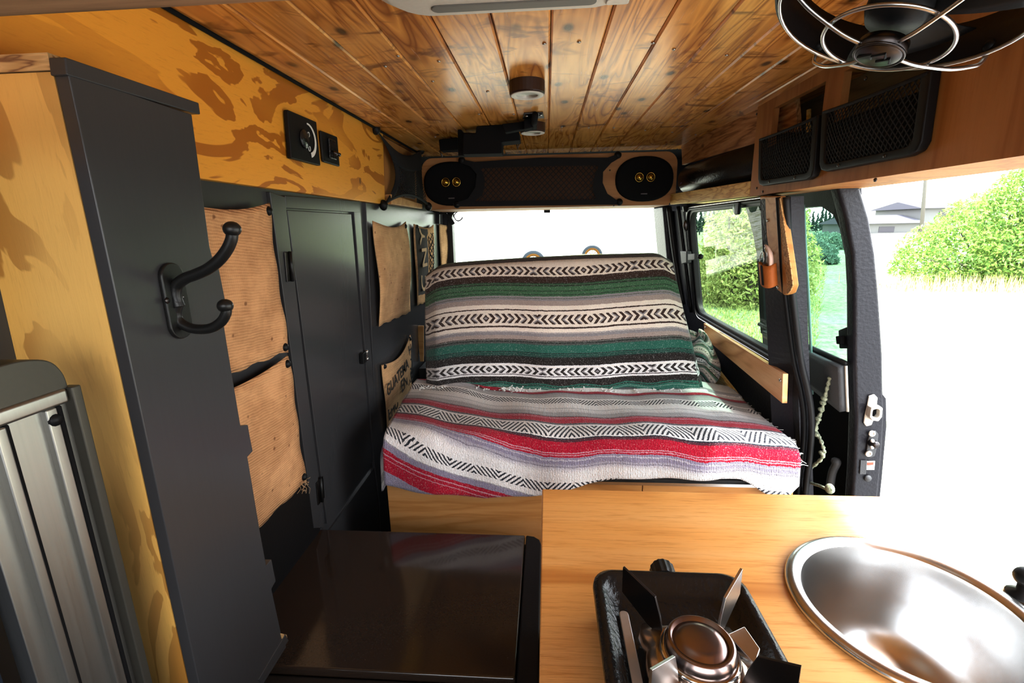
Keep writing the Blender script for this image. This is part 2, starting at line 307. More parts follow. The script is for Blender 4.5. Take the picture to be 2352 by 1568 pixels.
# ------------------------------------------------------------------ mesh helpers
class MB:
    def __init__(s): s.v, s.f, s.uv = [], [], {}
    def add(s, pts): i = len(s.v); s.v += [tuple(p) for p in pts]; return i
    def poly(s, pts): i = s.add(pts); s.f.append(tuple(range(i, i+len(pts)))); return s
    def prism(s, pts, d):
        d = V3(d); n = len(pts); i = s.add(pts); s.add([V3(p)+d for p in pts])
        s.f.append(tuple(range(i, i+n))); s.f.append(tuple(reversed(range(i+n, i+2*n))))
        for k in range(n): q = (k+1) % n; s.f.append((i+k, i+n+k, i+n+q, i+q))
        return s
    def box(s, x0, x1, y0, y1, z0, z1):
        return s.prism([(x0,y0,z0),(x1,y0,z0),(x1,y1,z0),(x0,y1,z0)], (0,0,z1-z0))
    def tube(s, path, r, n=8, closed=False, flat=1.):
        P = [V3(p) for p in path]; m = len(P); rs = r if isinstance(r, (list, tuple)) else [r]*m
        up = None; base = len(s.v)
        for k in range(m):
            if closed: t = (P[(k+1) % m]-P[k-1])
            else: t = P[min(k+1, m-1)]-P[max(k-1, 0)]
            t = t.normalized() if t.length > 1e-9 else V3((0,0,1))
            if up is None: up = t.orthogonal().normalized()
            up = (up - t*up.dot(t)); up = up.normalized() if up.length > 1e-6 else t.orthogonal().normalized()
            w = t.cross(up)
            for j in range(n):
                a = 2*math.pi*j/n; s.v.append(tuple(P[k] + up*math.cos(a)*rs[k] + w*math.sin(a)*rs[k]*flat))
        for k in range(m if closed else m-1):
            a, b = base+k*n, base+((k+1) % m)*n
            for j in range(n): q = (j+1) % n; s.f.append((a+j, b+j, b+q, a+q))
        if not closed: s.f.append(tuple(base+j for j in reversed(range(n)))); s.f.append(tuple(base+(m-1)*n+j for j in range(n)))
        return s
    def lathe(s, prof, c, axis=(0,0,1), n=32, u=None, su=1., sv=1., caps=True):
        a = V3(axis).normalized(); c = V3(c); u = V3(u).normalized() if u else a.orthogonal().normalized(); w = a.cross(u); base = len(s.v)
        for r, h in prof:
            for j in range(n):
                t = 2*math.pi*j/n; s.v.append(tuple(c + a*h + u*math.cos(t)*r*su + w*math.sin(t)*r*sv))
        for k in range(len(prof)-1):
            for j in range(n): q = (j+1) % n; s.f.append((base+k*n+j, base+k*n+q, base+(k+1)*n+q, base+(k+1)*n+j))
        if caps and prof[0][0] > 1e-6: s.f.append(tuple(base+j for j in reversed(range(n))))
        if caps and prof[-1][0] > 1e-6: s.f.append(tuple(base+(len(prof)-1)*n+j for j in range(n)))
        return s
    def ball(s, c, r, sc=(1,1,1), n=12):
        prof = [(math.sin(math.pi*k/(n//2+2))*1, -math.cos(math.pi*k/(n//2+2))) for k in range(n//2+3)]; base = len(s.v)
        s.lathe([(max(p[0], 1e-5)*r, p[1]*r) for p in prof], (0,0,0), (0,0,1), n)
        for k in range(base, len(s.v)):
            x, y, z = s.v[k]; s.v[k] = (c[0]+x*sc[0], c[1]+y*sc[1], c[2]+z*sc[2])
        return s
    def grid(s, fn, nu, nv, uvfn=None, closed_u=False):
        base = len(s.v); U = [(a/nu, b/nv) for b in range(nv+1) for a in range(nu+1)]
        for a, b in U:
            s.v.append(tuple(fn(a, b)))
            if uvfn: s.uv[len(s.v)-1] = uvfn(a, b)
        for b in range(nv):
            for a in range(nu): i = base+b*(nu+1)+a; s.f.append((i, i+1, i+nu+2, i+nu+1))
        return s
    def build(s, name, mat, parent=None, bevel=0., smooth=False, seg=2, solid=0., sub=0, norm=True):
        if parent is not None: o0 = wloc(parent)
        else:
            xs = [min(p[k] for p in s.v) for k in range(3)]; xm = [max(p[k] for p in s.v) for k in range(3)]
            o0 = V3(((xs[0]+xm[0])/2, (xs[1]+xm[1])/2, xs[2]))
        me = D.meshes.new(name); me.from_pydata([tuple(V3(p)-o0) for p in s.v], [], s.f)
        if norm:
            bm = bmesh.new(); bm.from_mesh(me); bmesh.ops.recalc_face_normals(bm, faces=bm.faces); bm.to_mesh(me); bm.free()
        if s.uv:
            l = me.uv_layers.new(name='UVMap')
            for lp in me.loops: l.data[lp.index].uv = s.uv.get(lp.vertex_index, (0, 0))
        me.materials.append(MT[mat] if isinstance(mat, str) else mat)
        if smooth:
            for p in me.polygons: p.use_smooth = True
        o = D.objects.new(name, me); C.objects.link(o)
        if parent is None: o.location = o0
        else: o.parent = parent
        if bevel:
            b = o.modifiers.new('b', 'BEVEL'); b.width = bevel; b.segments = seg; b.limit_method = 'ANGLE'; b.angle_limit = .6
            for p in me.polygons: p.use_smooth = True
            w = o.modifiers.new('w', 'WEIGHTED_NORMAL')
        if solid: q = o.modifiers.new('s', 'SOLIDIFY'); q.thickness = solid; q.offset = -1
        if sub: q = o.modifiers.new('u', 'SUBSURF'); q.levels = q.render_levels = sub
        return o
def wloc(o):
    p = V3((0,0,0))
    while o is not None: p = p + o.location; o = o.parent
    return p
def tag(o, label, cat, group=None, kind=None):
    o['label'] = label; o['category'] = cat
    if group: o['group'] = group
    if kind: o['kind'] = kind
    return o
def thing(name, label, cat, loc, group=None):
    o = D.objects.new(name, None); C.objects.link(o); o.location = loc; o.empty_display_size = .05
    return tag(o, label, cat, group)
def struct(o): o['kind'] = 'structure'; return o
def lerp(a, b, t): return a+(b-a)*t
def spline(pts, k=6):                       # Catmull-Rom through points
    P = [V3(p) for p in pts]; out = []
    for i in range(len(P)-1):
        a, b, c, d = P[max(i-1,0)], P[i], P[i+1], P[min(i+2, len(P)-1)]
        for j in range(k):
            t = j/k; out.append(.5*((2*b)+(c-a)*t+(2*a-5*b+4*c-d)*t*t+(3*b-a-3*c+d)*t**3))
    return out+[P[-1]]
def XL(z): return -.577+.0415*z             # left wall
def XS(z): return .735-.153*z               # right body side
def rrect(c, u, v, hw, hh, r, n=5):         # rounded rectangle outline
    c, u, v = V3(c), V3(u), V3(v); out = []
    for sx, sy, a0 in ((1,1,0), (-1,1,90), (-1,-1,180), (1,-1,270)):
        for k in range(n+1):
            a = math.radians(a0+90*k/n); out.append(c + u*(sx*(hw-r)+math.cos(a)*r) + v*(sy*(hh-r)+math.sin(a)*r))
    return out
def ringmesh(mb, outer, inner, d):          # frame between two loops of equal count
    n = len(outer); d = V3(d); i = mb.add(outer); j = mb.add(inner); k = mb.add([V3(p)+d for p in outer]); l = mb.add([V3(p)+d for p in inner])
    for a in range(n):
        b = (a+1) % n; mb.f += [(i+a, i+b, j+b, j+a), (k+a, l+a, l+b, k+b), (i+a, k+a, k+b, i+b), (j+a, j+b, l+b, l+a)]
    return mb
def plate(mb, orig, U, Vv, w, h, holes, d): # rectangular plate with rectangular holes
    us = sorted({0, w, *[q for x in holes for q in (x[0], x[1])]}); vs = sorted({0, h, *[q for x in holes for q in (x[2], x[3])]})
    o, U, Vv, d = V3(orig), V3(U), V3(Vv), V3(d)
    full = lambda a, b: 0 <= a < len(us)-1 and 0 <= b < len(vs)-1 and not any(x[0] <= us[a] < x[1] and x[2] <= vs[b] < x[3] for x in holes)
    for a in range(len(us)-1):
        for b in range(len(vs)-1):
            if not full(a, b): continue
            p = [o+U*us[a]+Vv*vs[b], o+U*us[a+1]+Vv*vs[b], o+U*us[a+1]+Vv*vs[b+1], o+U*us[a]+Vv*vs[b+1]]; q = [k+d for k in p]
            mb.poly(p); mb.poly(q[::-1])
            for (da, db, e0, e1) in ((0,-1,0,1), (1,0,1,2), (0,1,2,3), (-1,0,3,0)):
                if not full(a+da, b+db): mb.poly([p[e0], q[e0], q[e1], p[e1]])
    return mb
def netting(P00, P10, P11, P01, nu, nv, r, bulge=None, curve=0.):
    """diamond net between four corners"""
    mb = MB(); P00, P10, P11, P01 = map(V3, (P00, P10, P11, P01)); b = V3(bulge) if bulge else V3((0,0,0))
    def at(u, v):
        p = P00.lerp(P10, u).lerp(P01.lerp(P11, u), v); return p + b*(math.sin(math.pi*u)*math.sin(math.pi*v))
    st = 1/nu; m = nv
    for dirn in (1, -1):
        for k in range(-m, nu+m+1):
            pts = []
            for j in range(0, m+1):
                u = (k + dirn*j*.5*1.0)/nu; v = j/m
                if -.0001 <= u <= 1.0001: pts.append(at(min(max(u, 0), 1), v))
            if len(pts) > 1: mb.tube(pts, r, 3)
    return mb

# ------------------------------------------------------------------ shell of the van
FL = -.12
for x in range(1):
    mb = MB()
    for k in range(-7, 8):
        x0 = .007 + k*.0865
        mb.prism([(x0+.0005,-.7,1.27+.004), (x0+.0035,-.7,1.27), (x0+.083,-.7,1.27), (x0+.086,-.7,1.27+.004), (x0+.086,-.7,1.285), (x0+.0005,-.7,1.285)], (0,2.78,0))
    ce = struct(mb.build('ceiling', 'ceiling'))
mb = MB(); mb.box(-.72,.72,-.72,2.6,1.286,1.32); struct(mb.build('roof_trim_1', 'matt')); D.objects['roof_trim_1'].name = 'trim_1'
for (p, s_) in [((-.034,.0), 1)]:
    pass
nail_px = [(-0.5951,0.8087,1.2695),(-0.2971,0.9538,1.2695),(-0.2577,0.9036,1.2695),(-0.1932,0.9388,1.2695),(-0.2317,1.0547,1.2695),(-0.1298,1.1464,1.2695),(0.0466,1.5643,1.2695),(0.1299,1.5846,1.2695),(0.2083,1.5977,1.2695),(0.3152,1.6566,1.2695),(0.4109,1.7016,1.2695),(0.5042,1.7630,1.2695),(0.2202,0.9325,1.2695),(0.3232,0.9735,1.2695),(0.1772,0.8972,1.2695),(-0.5760,1.0830,1.2695),(-0.5065,1.0289,1.2695),(-0.5050,1.2063,1.2695),(-0.5899,1.2927,1.2695),(-0.3636,1.6505,1.2695),(-0.1785,1.3567,1.2695),(-0.0867,1.3710,1.2695),(-0.0033,0.8786,1.2695),(0.0538,0.8781,1.2695)]
for p in nail_px:
    m = MB(); m.lathe([(.0001,-.0018), (.0025,-.0016), (.0036,.0)], p, (0,0,1), 8); o = m.build('screw', 'silver', ce, smooth=True)

struct(MB().box(-.70,.75,-.72,2.6,FL-.03,FL).build('floor', 'board'))
# left wall: backing behind cabinets and burlap
mb = MB(); mb.prism([(XL(1.27)-.002,-.7,1.285), (XL(FL)-.002,-.7,FL), (-.66,-.7,FL), (-.66,-.7,1.285)], (0,3.26,0)); struct(mb.build('wall_left', 'paint'))
# right wall panels: below window, above window, rear
def sp(y, z, off=0.): return (XS(z)-off, y, z)
mb = MB()
def sslab(y0, y1, z0, z1, off=0., th=.03, zs=4):
    P = [sp(y0, z0, off), sp(y1, z0, off), sp(y1, z1, off), sp(y0, z1, off)]; mb.prism(P, (th, 0, 0))
sslab(1.215, 2.5, FL, .585); sslab(1.215, 2.5, 1.035, 1.285, -.13); sslab(2.06, 2.5, .585, 1.035); sslab(1.215, 1.275, .585, 1.035)
struct(mb.build('wall_right', 'body'))
mb = MB(); sslab(-.7, -.25, FL, 1.285); sslab(-.25, 1.215, 1.06, 1.285, -.13); struct(mb.build('wall_right_front', 'body')); D.objects['wall_right_front'].name = 'wall_right'
# rear wall with window opening
mb = MB(); mb.box(-.66,.72,2.5,2.55,FL,.66); mb.box(-.66,.72,2.5,2.55,1.06,1.285); mb.box(-.66,-.485,2.5,2.55,.66,1.06); mb.box(.60,.72,2.5,2.55,.66,1.06); struct(mb.build('wall_back', 'body'))
w = MB().poly([(-.485,2.52,.66), (.60,2.52,.66), (.60,2.52,1.06), (-.485,2.52,1.06)]).build('window_1', 'glass'); struct(w)
fr = MB(); ringmesh(fr, rrect((.0575,2.498,.86), (1,0,0), (0,0,1), .560, .215, .03), rrect((.0575,2.498,.86), (1,0,0), (0,0,1), .542, .198, .03), (0,-.012,0)); struct(fr.build('window_frame', 'rubber', w))
# front bulkhead below windscreen
struct(MB().box(-.66,.70,-.75,-.70,FL,.55).build('wall_front', 'greyp'))

# rear pillar on the right, and seat belt bits
p = [(0.5431,2.3000,1.0563),(0.6095,2.3000,1.0549),(0.7140,2.3000,0.6210),(0.7493,2.3000,0.4722),(0.6793,2.3000,0.4724),(0.5960,2.3000,0.7257)]
pil = thing('rear_pillar', 'black moulded rear corner pillar between rear window and side window', 'pillar', (.60,2.3,.6)); 
MB().prism([sp(2.49,1.06,.0), sp(2.49,.55,.0), sp(2.49,.55,.05), sp(2.49,1.06,.045)], (0,-.2,0)).build('pillar_cover', 'body', pil, bevel=.01)
MB().tube(spline([sp(2.24,1.05,.03), sp(2.22,.85,.028), sp(2.19,.62,.02)]), .012, 8).build('pillar_rib', 'rubber', pil, smooth=True)
MB().tube(spline([sp(2.14,1.05,.015), sp(2.12,.85,.013), sp(2.10,.60,.01)]), .008, 8).build('pillar_rib', 'black', pil, smooth=True)

# ------------------------------------------------------------------ side window (right)
w2 = MB(); w2.poly([sp(1.262,.578,-.018), sp(2.07,.578,-.018), sp(2.07,1.04,-.018), sp(1.262,1.04,-.018)]); w2 = struct(w2.build('window_2', 'tint'))
def sloop(y0, y1, z0, z1, r, off, n=6):
    out = []
    for sx, sy, a0 in ((1,1,0), (0,1,90), (0,0,180), (1,0,270)):
        cy, cz = (y1-r if sx else y0+r), (z1-r if sy else z0+r)
        for k in range(n+1):
            a = math.radians(a0+90*k/n); y, z = cy+math.cos(a)*r, cz+math.sin(a)*r; out.append(V3(sp(y, z, off)))
    return out
fr = MB(); ringmesh(fr, sloop(1.262,2.075,.575,1.045,.05,.004), sloop(1.29,2.03,.62,1.02,.06,.004), (.022,0,0)); fr = struct(fr.build('window_frame', 'rubber', w2, bevel=.003))
fr = MB(); fr.tube(sloop(1.275,2.045,.605,1.033,.055,.008), .0055, 8, True); struct(fr.build('window_gasket', 'black', w2, smooth=True))
fr = MB(); fr.tube(sloop(1.262,2.06,.590,1.04,.055,.006), .0028, 8, True); struct(fr.build('window_bead', 'silver', w2, smooth=True))

# C pillar weatherstrips beside the door opening
cp = thing('door_weatherstrip', 'black rubber door seal running down the pillar at the open doorway', 'weatherstrip', (.66,1.2,.3))
path = spline([(0.5599,1.2000,1.0332),(0.5747,1.2000,0.9455),(0.5926,1.2000,0.8420),(0.6164,1.2000,0.7341),(0.6409,1.2000,0.6333),(0.6677,1.2000,0.5522),(0.6851,1.2000,0.4809),(0.6935,1.2000,0.3951),(0.6949,1.2000,0.2935),(0.6993,1.2000,0.2014)])
MB().tube(path, .0075, 8).build('outer_seal', 'rubber', cp, smooth=True)
MB().tube([q+V3((-.013,.012,0)) for q in path], .006, 8).build('inner_seal', 'black', cp, smooth=True)
MB().tube([q+V3((.011,.012,0)) for q in path], .0035, 8).build('seal_lip', 'body', cp, smooth=True)
pl = MB()
for a, b in zip(path[:-1], path[1:]):
    pl.prism([a+V3((.0,.014,0)), b+V3((.0,.014,0)), V3((XS(b.z)-.034, 1.30, b.z)), V3((XS(a.z)-.034, 1.30, a.z))], (.006,0,0))
pl = struct(pl.build('trim_2', 'body'))

# ------------------------------------------------------------------ ceiling fittings
for (px, r, h, nm) in (((-.040,1.087,1.27), .037, .026, 'black rimmed round puck light on ceiling in front of the folded arm'), ((-.040,1.50,1.27), .037, .026, 'round puck light partly hidden behind the folded black ceiling arm')):
    t = thing('puck_light', nm, 'ceiling light', px, 'round ceiling lights')
    MB().lathe([(r,0), (r,-h+.003), (r-.003,-h), (r*.62,-h), (r*.60,-h+.004)], px, (0,0,1), 32).build('housing', flat('dark_brown_housing', (.05,.022,.015), .35), t, smooth=False)
    MB().lathe([(r-.001,-h-.0005), (r-.004,-h-.0015), (r*.62,-h-.0012), (r*.6,-h+.0)], px, (0,0,1), 32).build('trim_ring', 'dome', t, smooth=True)
    MB().lathe([(r*.61,-h+.0005), (.0001,-h-.0005)], px, (0,0,1), 32).build('lens', 'white', t, smooth=True)

# overhead console lamp at the top edge
t = thing('overhead_lamp_console', 'light grey plastic dome lamp console on the ceiling at the top edge', 'ceiling lamp', (-.04,.50,1.21))
c0 = (-.038,.46,1.27)
mb = MB(); lo = rrect((-.038,.455,1.205), (1,0,0), (0,1,0), .125, .135, .045, 6); up = rrect((-.038,.455,1.27), (1,0,0), (0,1,0), .155, .160, .05, 6); mid = rrect((-.038,.455,1.216), (1,0,0), (0,1,0), .143, .150, .05, 6)
n = len(lo); a = mb.add(lo); b = mb.add(mid); c = mb.add(up)
for k in range(n):
    q = (k+1) % n; mb.f += [(a+k, a+q, b+q, b+k), (b+k, b+q, c+q, c+k)]
mb.f.append(tuple(range(a, a+n))); mb.f.append(tuple(range(c, c+n)))
mb.build('housing', 'dome', t, bevel=.006, seg=3)
MB().prism(rrect((-.035,.572,1.2035), (1,0,0), (0,1,0), .088, .008, .0075, 4), (0,0,.002)).build('slot', flat('grey_slot', (.20,.19,.17), .5), t, bevel=.001)
MB().prism(rrect((.075,.575,1.2030), (1,0,0), (0,1,0), .012, .006, .003, 3), (0,0,.003)).build('button', 'dome', t, bevel=.001)
MB().prism(rrect((-.035,.44,1.2015), (1,0,0), (0,1,0), .10, .08, .02, 4), (0,0,.005)).build('lens', 'white', t, bevel=.001)

# overhead stained beam top left, close to the camera
tag(MB().box(-.56,-.05,.19,.25,1.081,1.10).build('overhead_board', 'beam', bevel=.003), 'dark stained wooden board across the top left corner close to camera', 'board')

# folded black mount under the ceiling
t = thing('folding_arm_mount', 'black folded screen bracket hanging from the plank ceiling beside puck light', 'bracket', (-.03,1.4,1.268))
YM = 1.62
MB().prism([(-0.0583,1.3589,1.2660),(-0.0088,1.3567,1.2660),(-0.0057,1.4192,1.2660),(-0.0659,1.4205,1.2660)], (0,0,.004)).build('mounting_plate', 'gunmetal', t, bevel=.001)
for q in [(-0.0519,1.3731,1.2645),(-0.0147,1.3687,1.2645)]:
    MB().lathe([(.0001,-.003), (.005,-.002), (.005,0)], q, (0,0,1), 10).build('bolt', 'chrome', t, smooth=True)
MB().tube([(-0.0292,1.3450,1.2600), (-0.0347,1.4200,1.2470)], .009, 10).build('pivot', 'matt', t, smooth=True)
MB().prism([(-0.0614,1.4000,1.2628),(-0.0269,1.4000,1.2639),(-0.0258,1.4000,1.2429),(-0.0617,1.4000,1.2363)], (0,.045,0)).build('knuckle', 'matt', t, bevel=.003)
MB().prism([(-0.1260,1.4400,1.2605),(-0.0607,1.4400,1.2653),(-0.0610,1.4400,1.2448),(-0.0770,1.4400,1.2430),(-0.1166,1.4400,1.2374)], (0,.03,0)).build('upper_arm', 'matt', t, bevel=.003)
MB().prism([(-0.2063,1.5000,1.2677),(-0.1145,1.5000,1.2719),(-0.0802,1.5000,1.2518),(-0.0780,1.5000,1.2254),(-0.1324,1.5000,1.2222),(-0.1331,1.5000,1.1907),(-0.2511,1.5000,1.1916),(-0.2460,1.5000,1.2497),(-0.2096,1.5000,1.2486)], (0,.07,0)).build('hinge_box', 'matt', t, bevel=.003)
MB().prism([(-0.2712,1.5500,1.2718),(-0.2618,1.5500,1.2715),(-0.2541,1.5500,1.2614),(-0.2111,1.5500,1.2588),(-0.2134,1.5500,1.1950),(-0.2734,1.5500,1.1941)], (0,.03,0)).build('clamp', 'matt', t, bevel=.002)
MB().prism([(-0.3559,1.6600,1.2628),(-0.2902,1.6600,1.2676),(-0.2919,1.6600,1.2286),(-0.3534,1.6600,1.2277)], (0,.05,0)).build('lower_arm', 'matt', t, bevel=.004)
MB().tube([(-0.2652,1.6000,1.2033), (-0.2562,1.6000,1.2161), (-0.2421,1.6000,1.2183), (-0.1417,1.6000,1.2168)], .004, 6).build('rod', 'gunmetal', t, smooth=True)
MB().tube([(-0.0970,1.6000,1.2425), (-0.0905,1.6000,1.2166), (-0.0832,1.6000,1.2421)], .003, 6).build('hook_pin', 'gunmetal', t, smooth=True)
MB().tube([(-0.3406,1.6000,1.2198), (-0.3332,1.6000,1.1999)], .003, 6).build('hook_pin', 'gunmetal', t, smooth=True)

# ------------------------------------------------------------------ speaker board across the back
sbd = thing('speaker_board', 'tan plywood shelf board with rounded ends holding speakers above the rear window', 'board', (0,2.0,1.06))
mb = MB(); mb.prism(rrect((.003,1.998,1.152), (1,0,0), (0,0,1), .507, .100, .045, 6), (0,.016,0)); mb.build('board', 'headerf', sbd, bevel=.002)
MB().box(-.49,.49,2.014,2.30,1.052,1.068).build('shelf', 'headerf', sbd)
for q in [(0.2501,1.9970,1.1874),(0.2380,1.9970,1.0740),(-0.3114,1.9970,1.1786),(-0.3889,1.9970,1.0825),(0.5135,1.9970,1.1058),(0.2696,1.9970,1.0532)]:
    MB().lathe([(.0001,-.002), (.0028,-.0015), (.003,.001)], q, (0,1,0), 8).build('screw', 'gunmetal', sbd, smooth=True)
for sx in (1, -1):
    cx = .384*sx; cz = 1.151
    t = thing('oval_speaker', 'black oval car speaker with two gold tweeters at the %s end of board' % ('right' if sx > 0 else 'left'), 'speaker', (cx,1.99,cz-.08))
    MB().lathe([(1,0), (1,-.006), (.96,-.012), (.90,-.014), (.5,-.010), (.0001,-.006)], (cx,1.997,cz), (0,1,0), 40, (1,0,0), .113, .086).build('grille', 'matt', t, smooth=True) if False else None
    m = MB()
    base = [(1,0), (1,-.006), (.96,-.012), (.88,-.013), (.5,-.009), (.0001,-.008)]
    for r, h in base:
        for j in range(40):
            a = 2*math.pi*j/40; ca, sa = math.cos(a), math.sin(a); e = .86
            m.v.append((cx+math.copysign(abs(ca)**e, ca)*r*.112, 1.997+h, cz+math.copysign(abs(sa)**e, sa)*r*.085))
    for k in range(len(base)-1):
        for j in range(40): q = (j+1) % 40; m.f.append((k*40+j, k*40+q, (k+1)*40+q, (k+1)*40+j))
    m.build('grille', 'matt', t, smooth=True)
    for dx in (-.011-.010, .011+.012):
        MB().tube([(cx+dx+math.cos(a)*.0155, 1.984, cz+.006+math.sin(a)*.0165) for a in [2*math.pi*k/24 for k in range(24)]], .0016, 6, True).build('tweeter_ring', 'gold', t, smooth=True)
        MB().lathe([(.0001,-.009), (.006,-.008), (.011,-.003), (.013,.0)], (cx+dx,1.984,cz+.006), (0,1,0), 20).build('tweeter', 'gold', t, smooth=True)
    MB().box(cx-.012,cx+.012,1.9825,1.985,cz-.058,cz-.054).build('badge', 'gunmetal', t)

# cargo net between the speakers
t = thing('cargo_net', 'black elastic cargo net stretched between the two speakers on the board', 'net', (0,1.98,1.06))
for q in [(-0.3351,1.9850,1.2389),(0.2770,1.9850,1.2414),(-0.3621,1.9850,1.0694),(0.2881,1.9850,1.0656)]:
    MB().lathe([(.013,.004), (.014,-.004), (.010,-.012), (.0001,-.014)], q, (0,1,0), 18).build('knob', 'black', t, smooth=True)
A = [(-0.3355,1.9780,1.2412),(-0.2837,1.9780,1.2301),(-0.0252,1.9780,1.2392),(0.2363,1.9780,1.2320),(0.2792,1.9780,1.2451),(0.2847,1.9780,1.2307),(0.2519,1.9780,1.2125),(0.2210,1.9780,1.1796),(0.2204,1.9780,1.1391),(0.2401,1.9780,1.0977),(0.2940,1.9780,1.0618),(0.2840,1.9780,1.0554),(0.2413,1.9780,1.0563),(-0.0260,1.9780,1.0586),(-0.3077,1.9780,1.0611),(-0.3700,1.9780,1.0624),(-0.3785,1.9780,1.0728),(-0.3153,1.9780,1.0917),(-0.2837,1.9780,1.1346),(-0.2766,1.9780,1.1841),(-0.3017,1.9780,1.2142),(-0.3361,1.9780,1.2282)]
B = [(-0.2637,1.9780,1.2034),(-0.2532,1.9780,1.2064),(-0.0254,1.9780,1.2070),(0.1918,1.9780,1.2045),(0.2019,1.9780,1.2010),(0.1989,1.9780,1.1882),(0.1891,1.9780,1.1723),(0.1861,1.9780,1.1562),(0.1832,1.9780,1.1318),(0.1838,1.9780,1.1072),(0.1944,1.9780,1.0872),(0.1912,1.9780,1.0806),(0.1844,1.9780,1.0774),(-0.0259,1.9780,1.0787),(-0.2715,1.9780,1.0807),(-0.2821,1.9780,1.0809),(-0.2855,1.9780,1.0843),(-0.2565,1.9780,1.1039),(-0.2486,1.9780,1.1304),(-0.2442,1.9780,1.1585),(-0.2504,1.9780,1.1834),(-0.2604,1.9780,1.2001)]
m = MB(); ringmesh(m, A, B, (0,-.004,0)); m.build('webbing', 'fabric', t)
netting((-0.2705,1.9780,1.2102), (0.1984,1.9780,1.2075), (0.1947,1.9780,1.0739), (-0.2787,1.9780,1.0774), 22, 12, .0019, (0,-.02,0)).build('mesh', 'net', t)
MB().prism([(-0.2724,1.9940,1.2186),(0.2067,1.9940,1.2124),(0.1999,1.9940,1.0679),(-0.2883,1.9940,1.0716)], (0,.002,0)).build('opening', flat('painted_recess', (.11,.045,.022), .8), sbd)  # no hole cut: brown sheet coloured as dark as a shaded opening

# brake lamp / latch piece under the board and rear hooks
tag(MB().box(-.012,.018,2.32,2.36,1.040,1.062).build('window_latch', 'black', bevel=.003), 'small black latch block at top centre of the rear window', 'latch')

# ------------------------------------------------------------------ left upper plywood panel with controls
pan = thing('plywood_wall_panel', 'varnished orange fir plywood panel along upper left wall under the ceiling', 'panel', (-.53,.9,1.06))
P = [(XL(1.055)+.014,.1,1.055), (XL(1.055)+.014,1.560,1.055), (XL(1.27)+.014,1.565,1.27), (XL(1.27)+.014,.1,1.27)]
MB().prism(P, (-.016,0,0)).build('panel', 'fir', pan, bevel=.002)
MB().tube([(XL(1.27)+.02,.1,1.268), (XL(1.27)+.02,1.99,1.268)], .004, 6).build('shadow_gap', 'matt', pan)
LO = .017
def lp(y, z, off): return V3((XL(z)+off, y, z))
t = thing('round_dial_control_panel', 'square black control plate with white arc scale on orange plywood', 'control panel', (-.51,1.06,1.12))
Q = [(-0.5110,0.9688,1.2058),(-0.5109,1.0875,1.2074),(-0.5146,1.0936,1.1173),(-0.5147,0.9682,1.1165)]
MB().prism(Q, (.010,0,0)).build('plate', 'black', t, bevel=.002)
yc, zc = Q[0][1]*.5+Q[2][1]*.5, Q[0][2]*.5+Q[2][2]*.5
m = MB(); N = 22; o_ = []; i_ = []
for k in range(N+1):
    a = math.radians(lerp(95, -75, k/N)); o_.append(lp(yc+.010+math.cos(a)*.034, zc+math.sin(a)*.034, .0275)); i_.append(lp(yc+.010+math.cos(a)*lerp(.031, .024, k/N), zc+math.sin(a)*lerp(.031, .024, k/N), .0275))
m.prism(o_+i_[::-1], (.0008,0,0)).build('arc_scale', 'white', t)
MB().lathe([(.019,0), (.018,.004), (.0001,.005)], lp(yc-.008, zc, .026), (1,0,0), 20).build('dial', 'enamel', t, smooth=True)
for dz in (.012, -.016): MB().tube([lp(yc+.012+math.cos(a)*.004, zc+dz+math.sin(a)*.005, .0275) for a in [k*.63 for k in range(10)]], .0008, 4, True).build('symbol', 'white', t)
t = thing('toggle_switch_panel', 'small black rectangular switch plate beside the square control plate', 'switch', (-.51,1.19,1.12))
Q = [(-0.5114,1.1143,1.1955),(-0.5113,1.2029,1.1971),(-0.5142,1.2076,1.1287),(-0.5142,1.1187,1.1288)]
MB().prism(Q, (.006,0,0)).build('plate', 'black', t, bevel=.003)
yc, zc = Q[0][1]*.5+Q[2][1]*.5, Q[0][2]*.5+Q[2][2]*.5
MB().prism([lp(yc-.018,zc-.022,.022), lp(yc+.018,zc-.022,.022), lp(yc+.018,zc+.022,.022), lp(yc-.018,zc+.022,.022)], (.006,0,0)).build('rocker_bezel', 'enamel', t, bevel=.002)
for dy in (-.009, .009): MB().tube([lp(yc+dy,zc-.006,.026), lp(yc+dy,zc-.012,.040)], .004, 8).build('toggle', 'gunmetal', t, smooth=True)

# ------------------------------------------------------------------ storage cabinet in the left wall
cab = thing('tall_wall_cabinet', 'charcoal painted tall cabinet with long hinged door set in left wall', 'cabinet', (-.55,1.2,0))
MB().prism([(-0.5274,0.9140,1.0501),(-0.5277,0.9675,1.0437),(-0.5607,1.0168,0.2481),(-0.5595,0.9706,0.2780)], (-.010,0,0)).build('stile', 'paint', cab, bevel=.0015)
MB().prism([(-0.5276,0.9679,1.0463),(-0.5272,1.3639,1.0552),(-0.5285,1.3661,1.0244),(-0.5285,1.3158,1.0241),(-0.5286,0.9688,1.0217)], (-.010,0,0)).build('rail', 'paint', cab, bevel=.0015)
MB().prism([(-0.5284,1.3190,1.0253),(-0.5284,1.3665,1.0268),(-0.5734,1.4453,-0.0582),(-0.5729,1.4283,-0.0462),(-0.5612,1.3778,0.2370)], (-.010,0,0)).build('stile', 'paint', cab, bevel=.0015)
d = MB().prism([(-0.5307,0.9752,1.0185),(-0.5307,1.3049,1.0192),(-0.5628,1.3683,0.2451),(-0.5629,1.0399,0.2422)], (-.010,0,0)).build('door', 'paint', cab, bevel=.0015)
MB().prism([(-0.5650,1.3875,0.2161),(-0.5660,1.3968,0.1919),(-0.5759,1.4279,-0.0460),(-0.5763,1.4176,-0.0561),(-0.5650,1.0457,0.2163)], (-.008,0,0)).build('lower_panel', 'paint', cab)
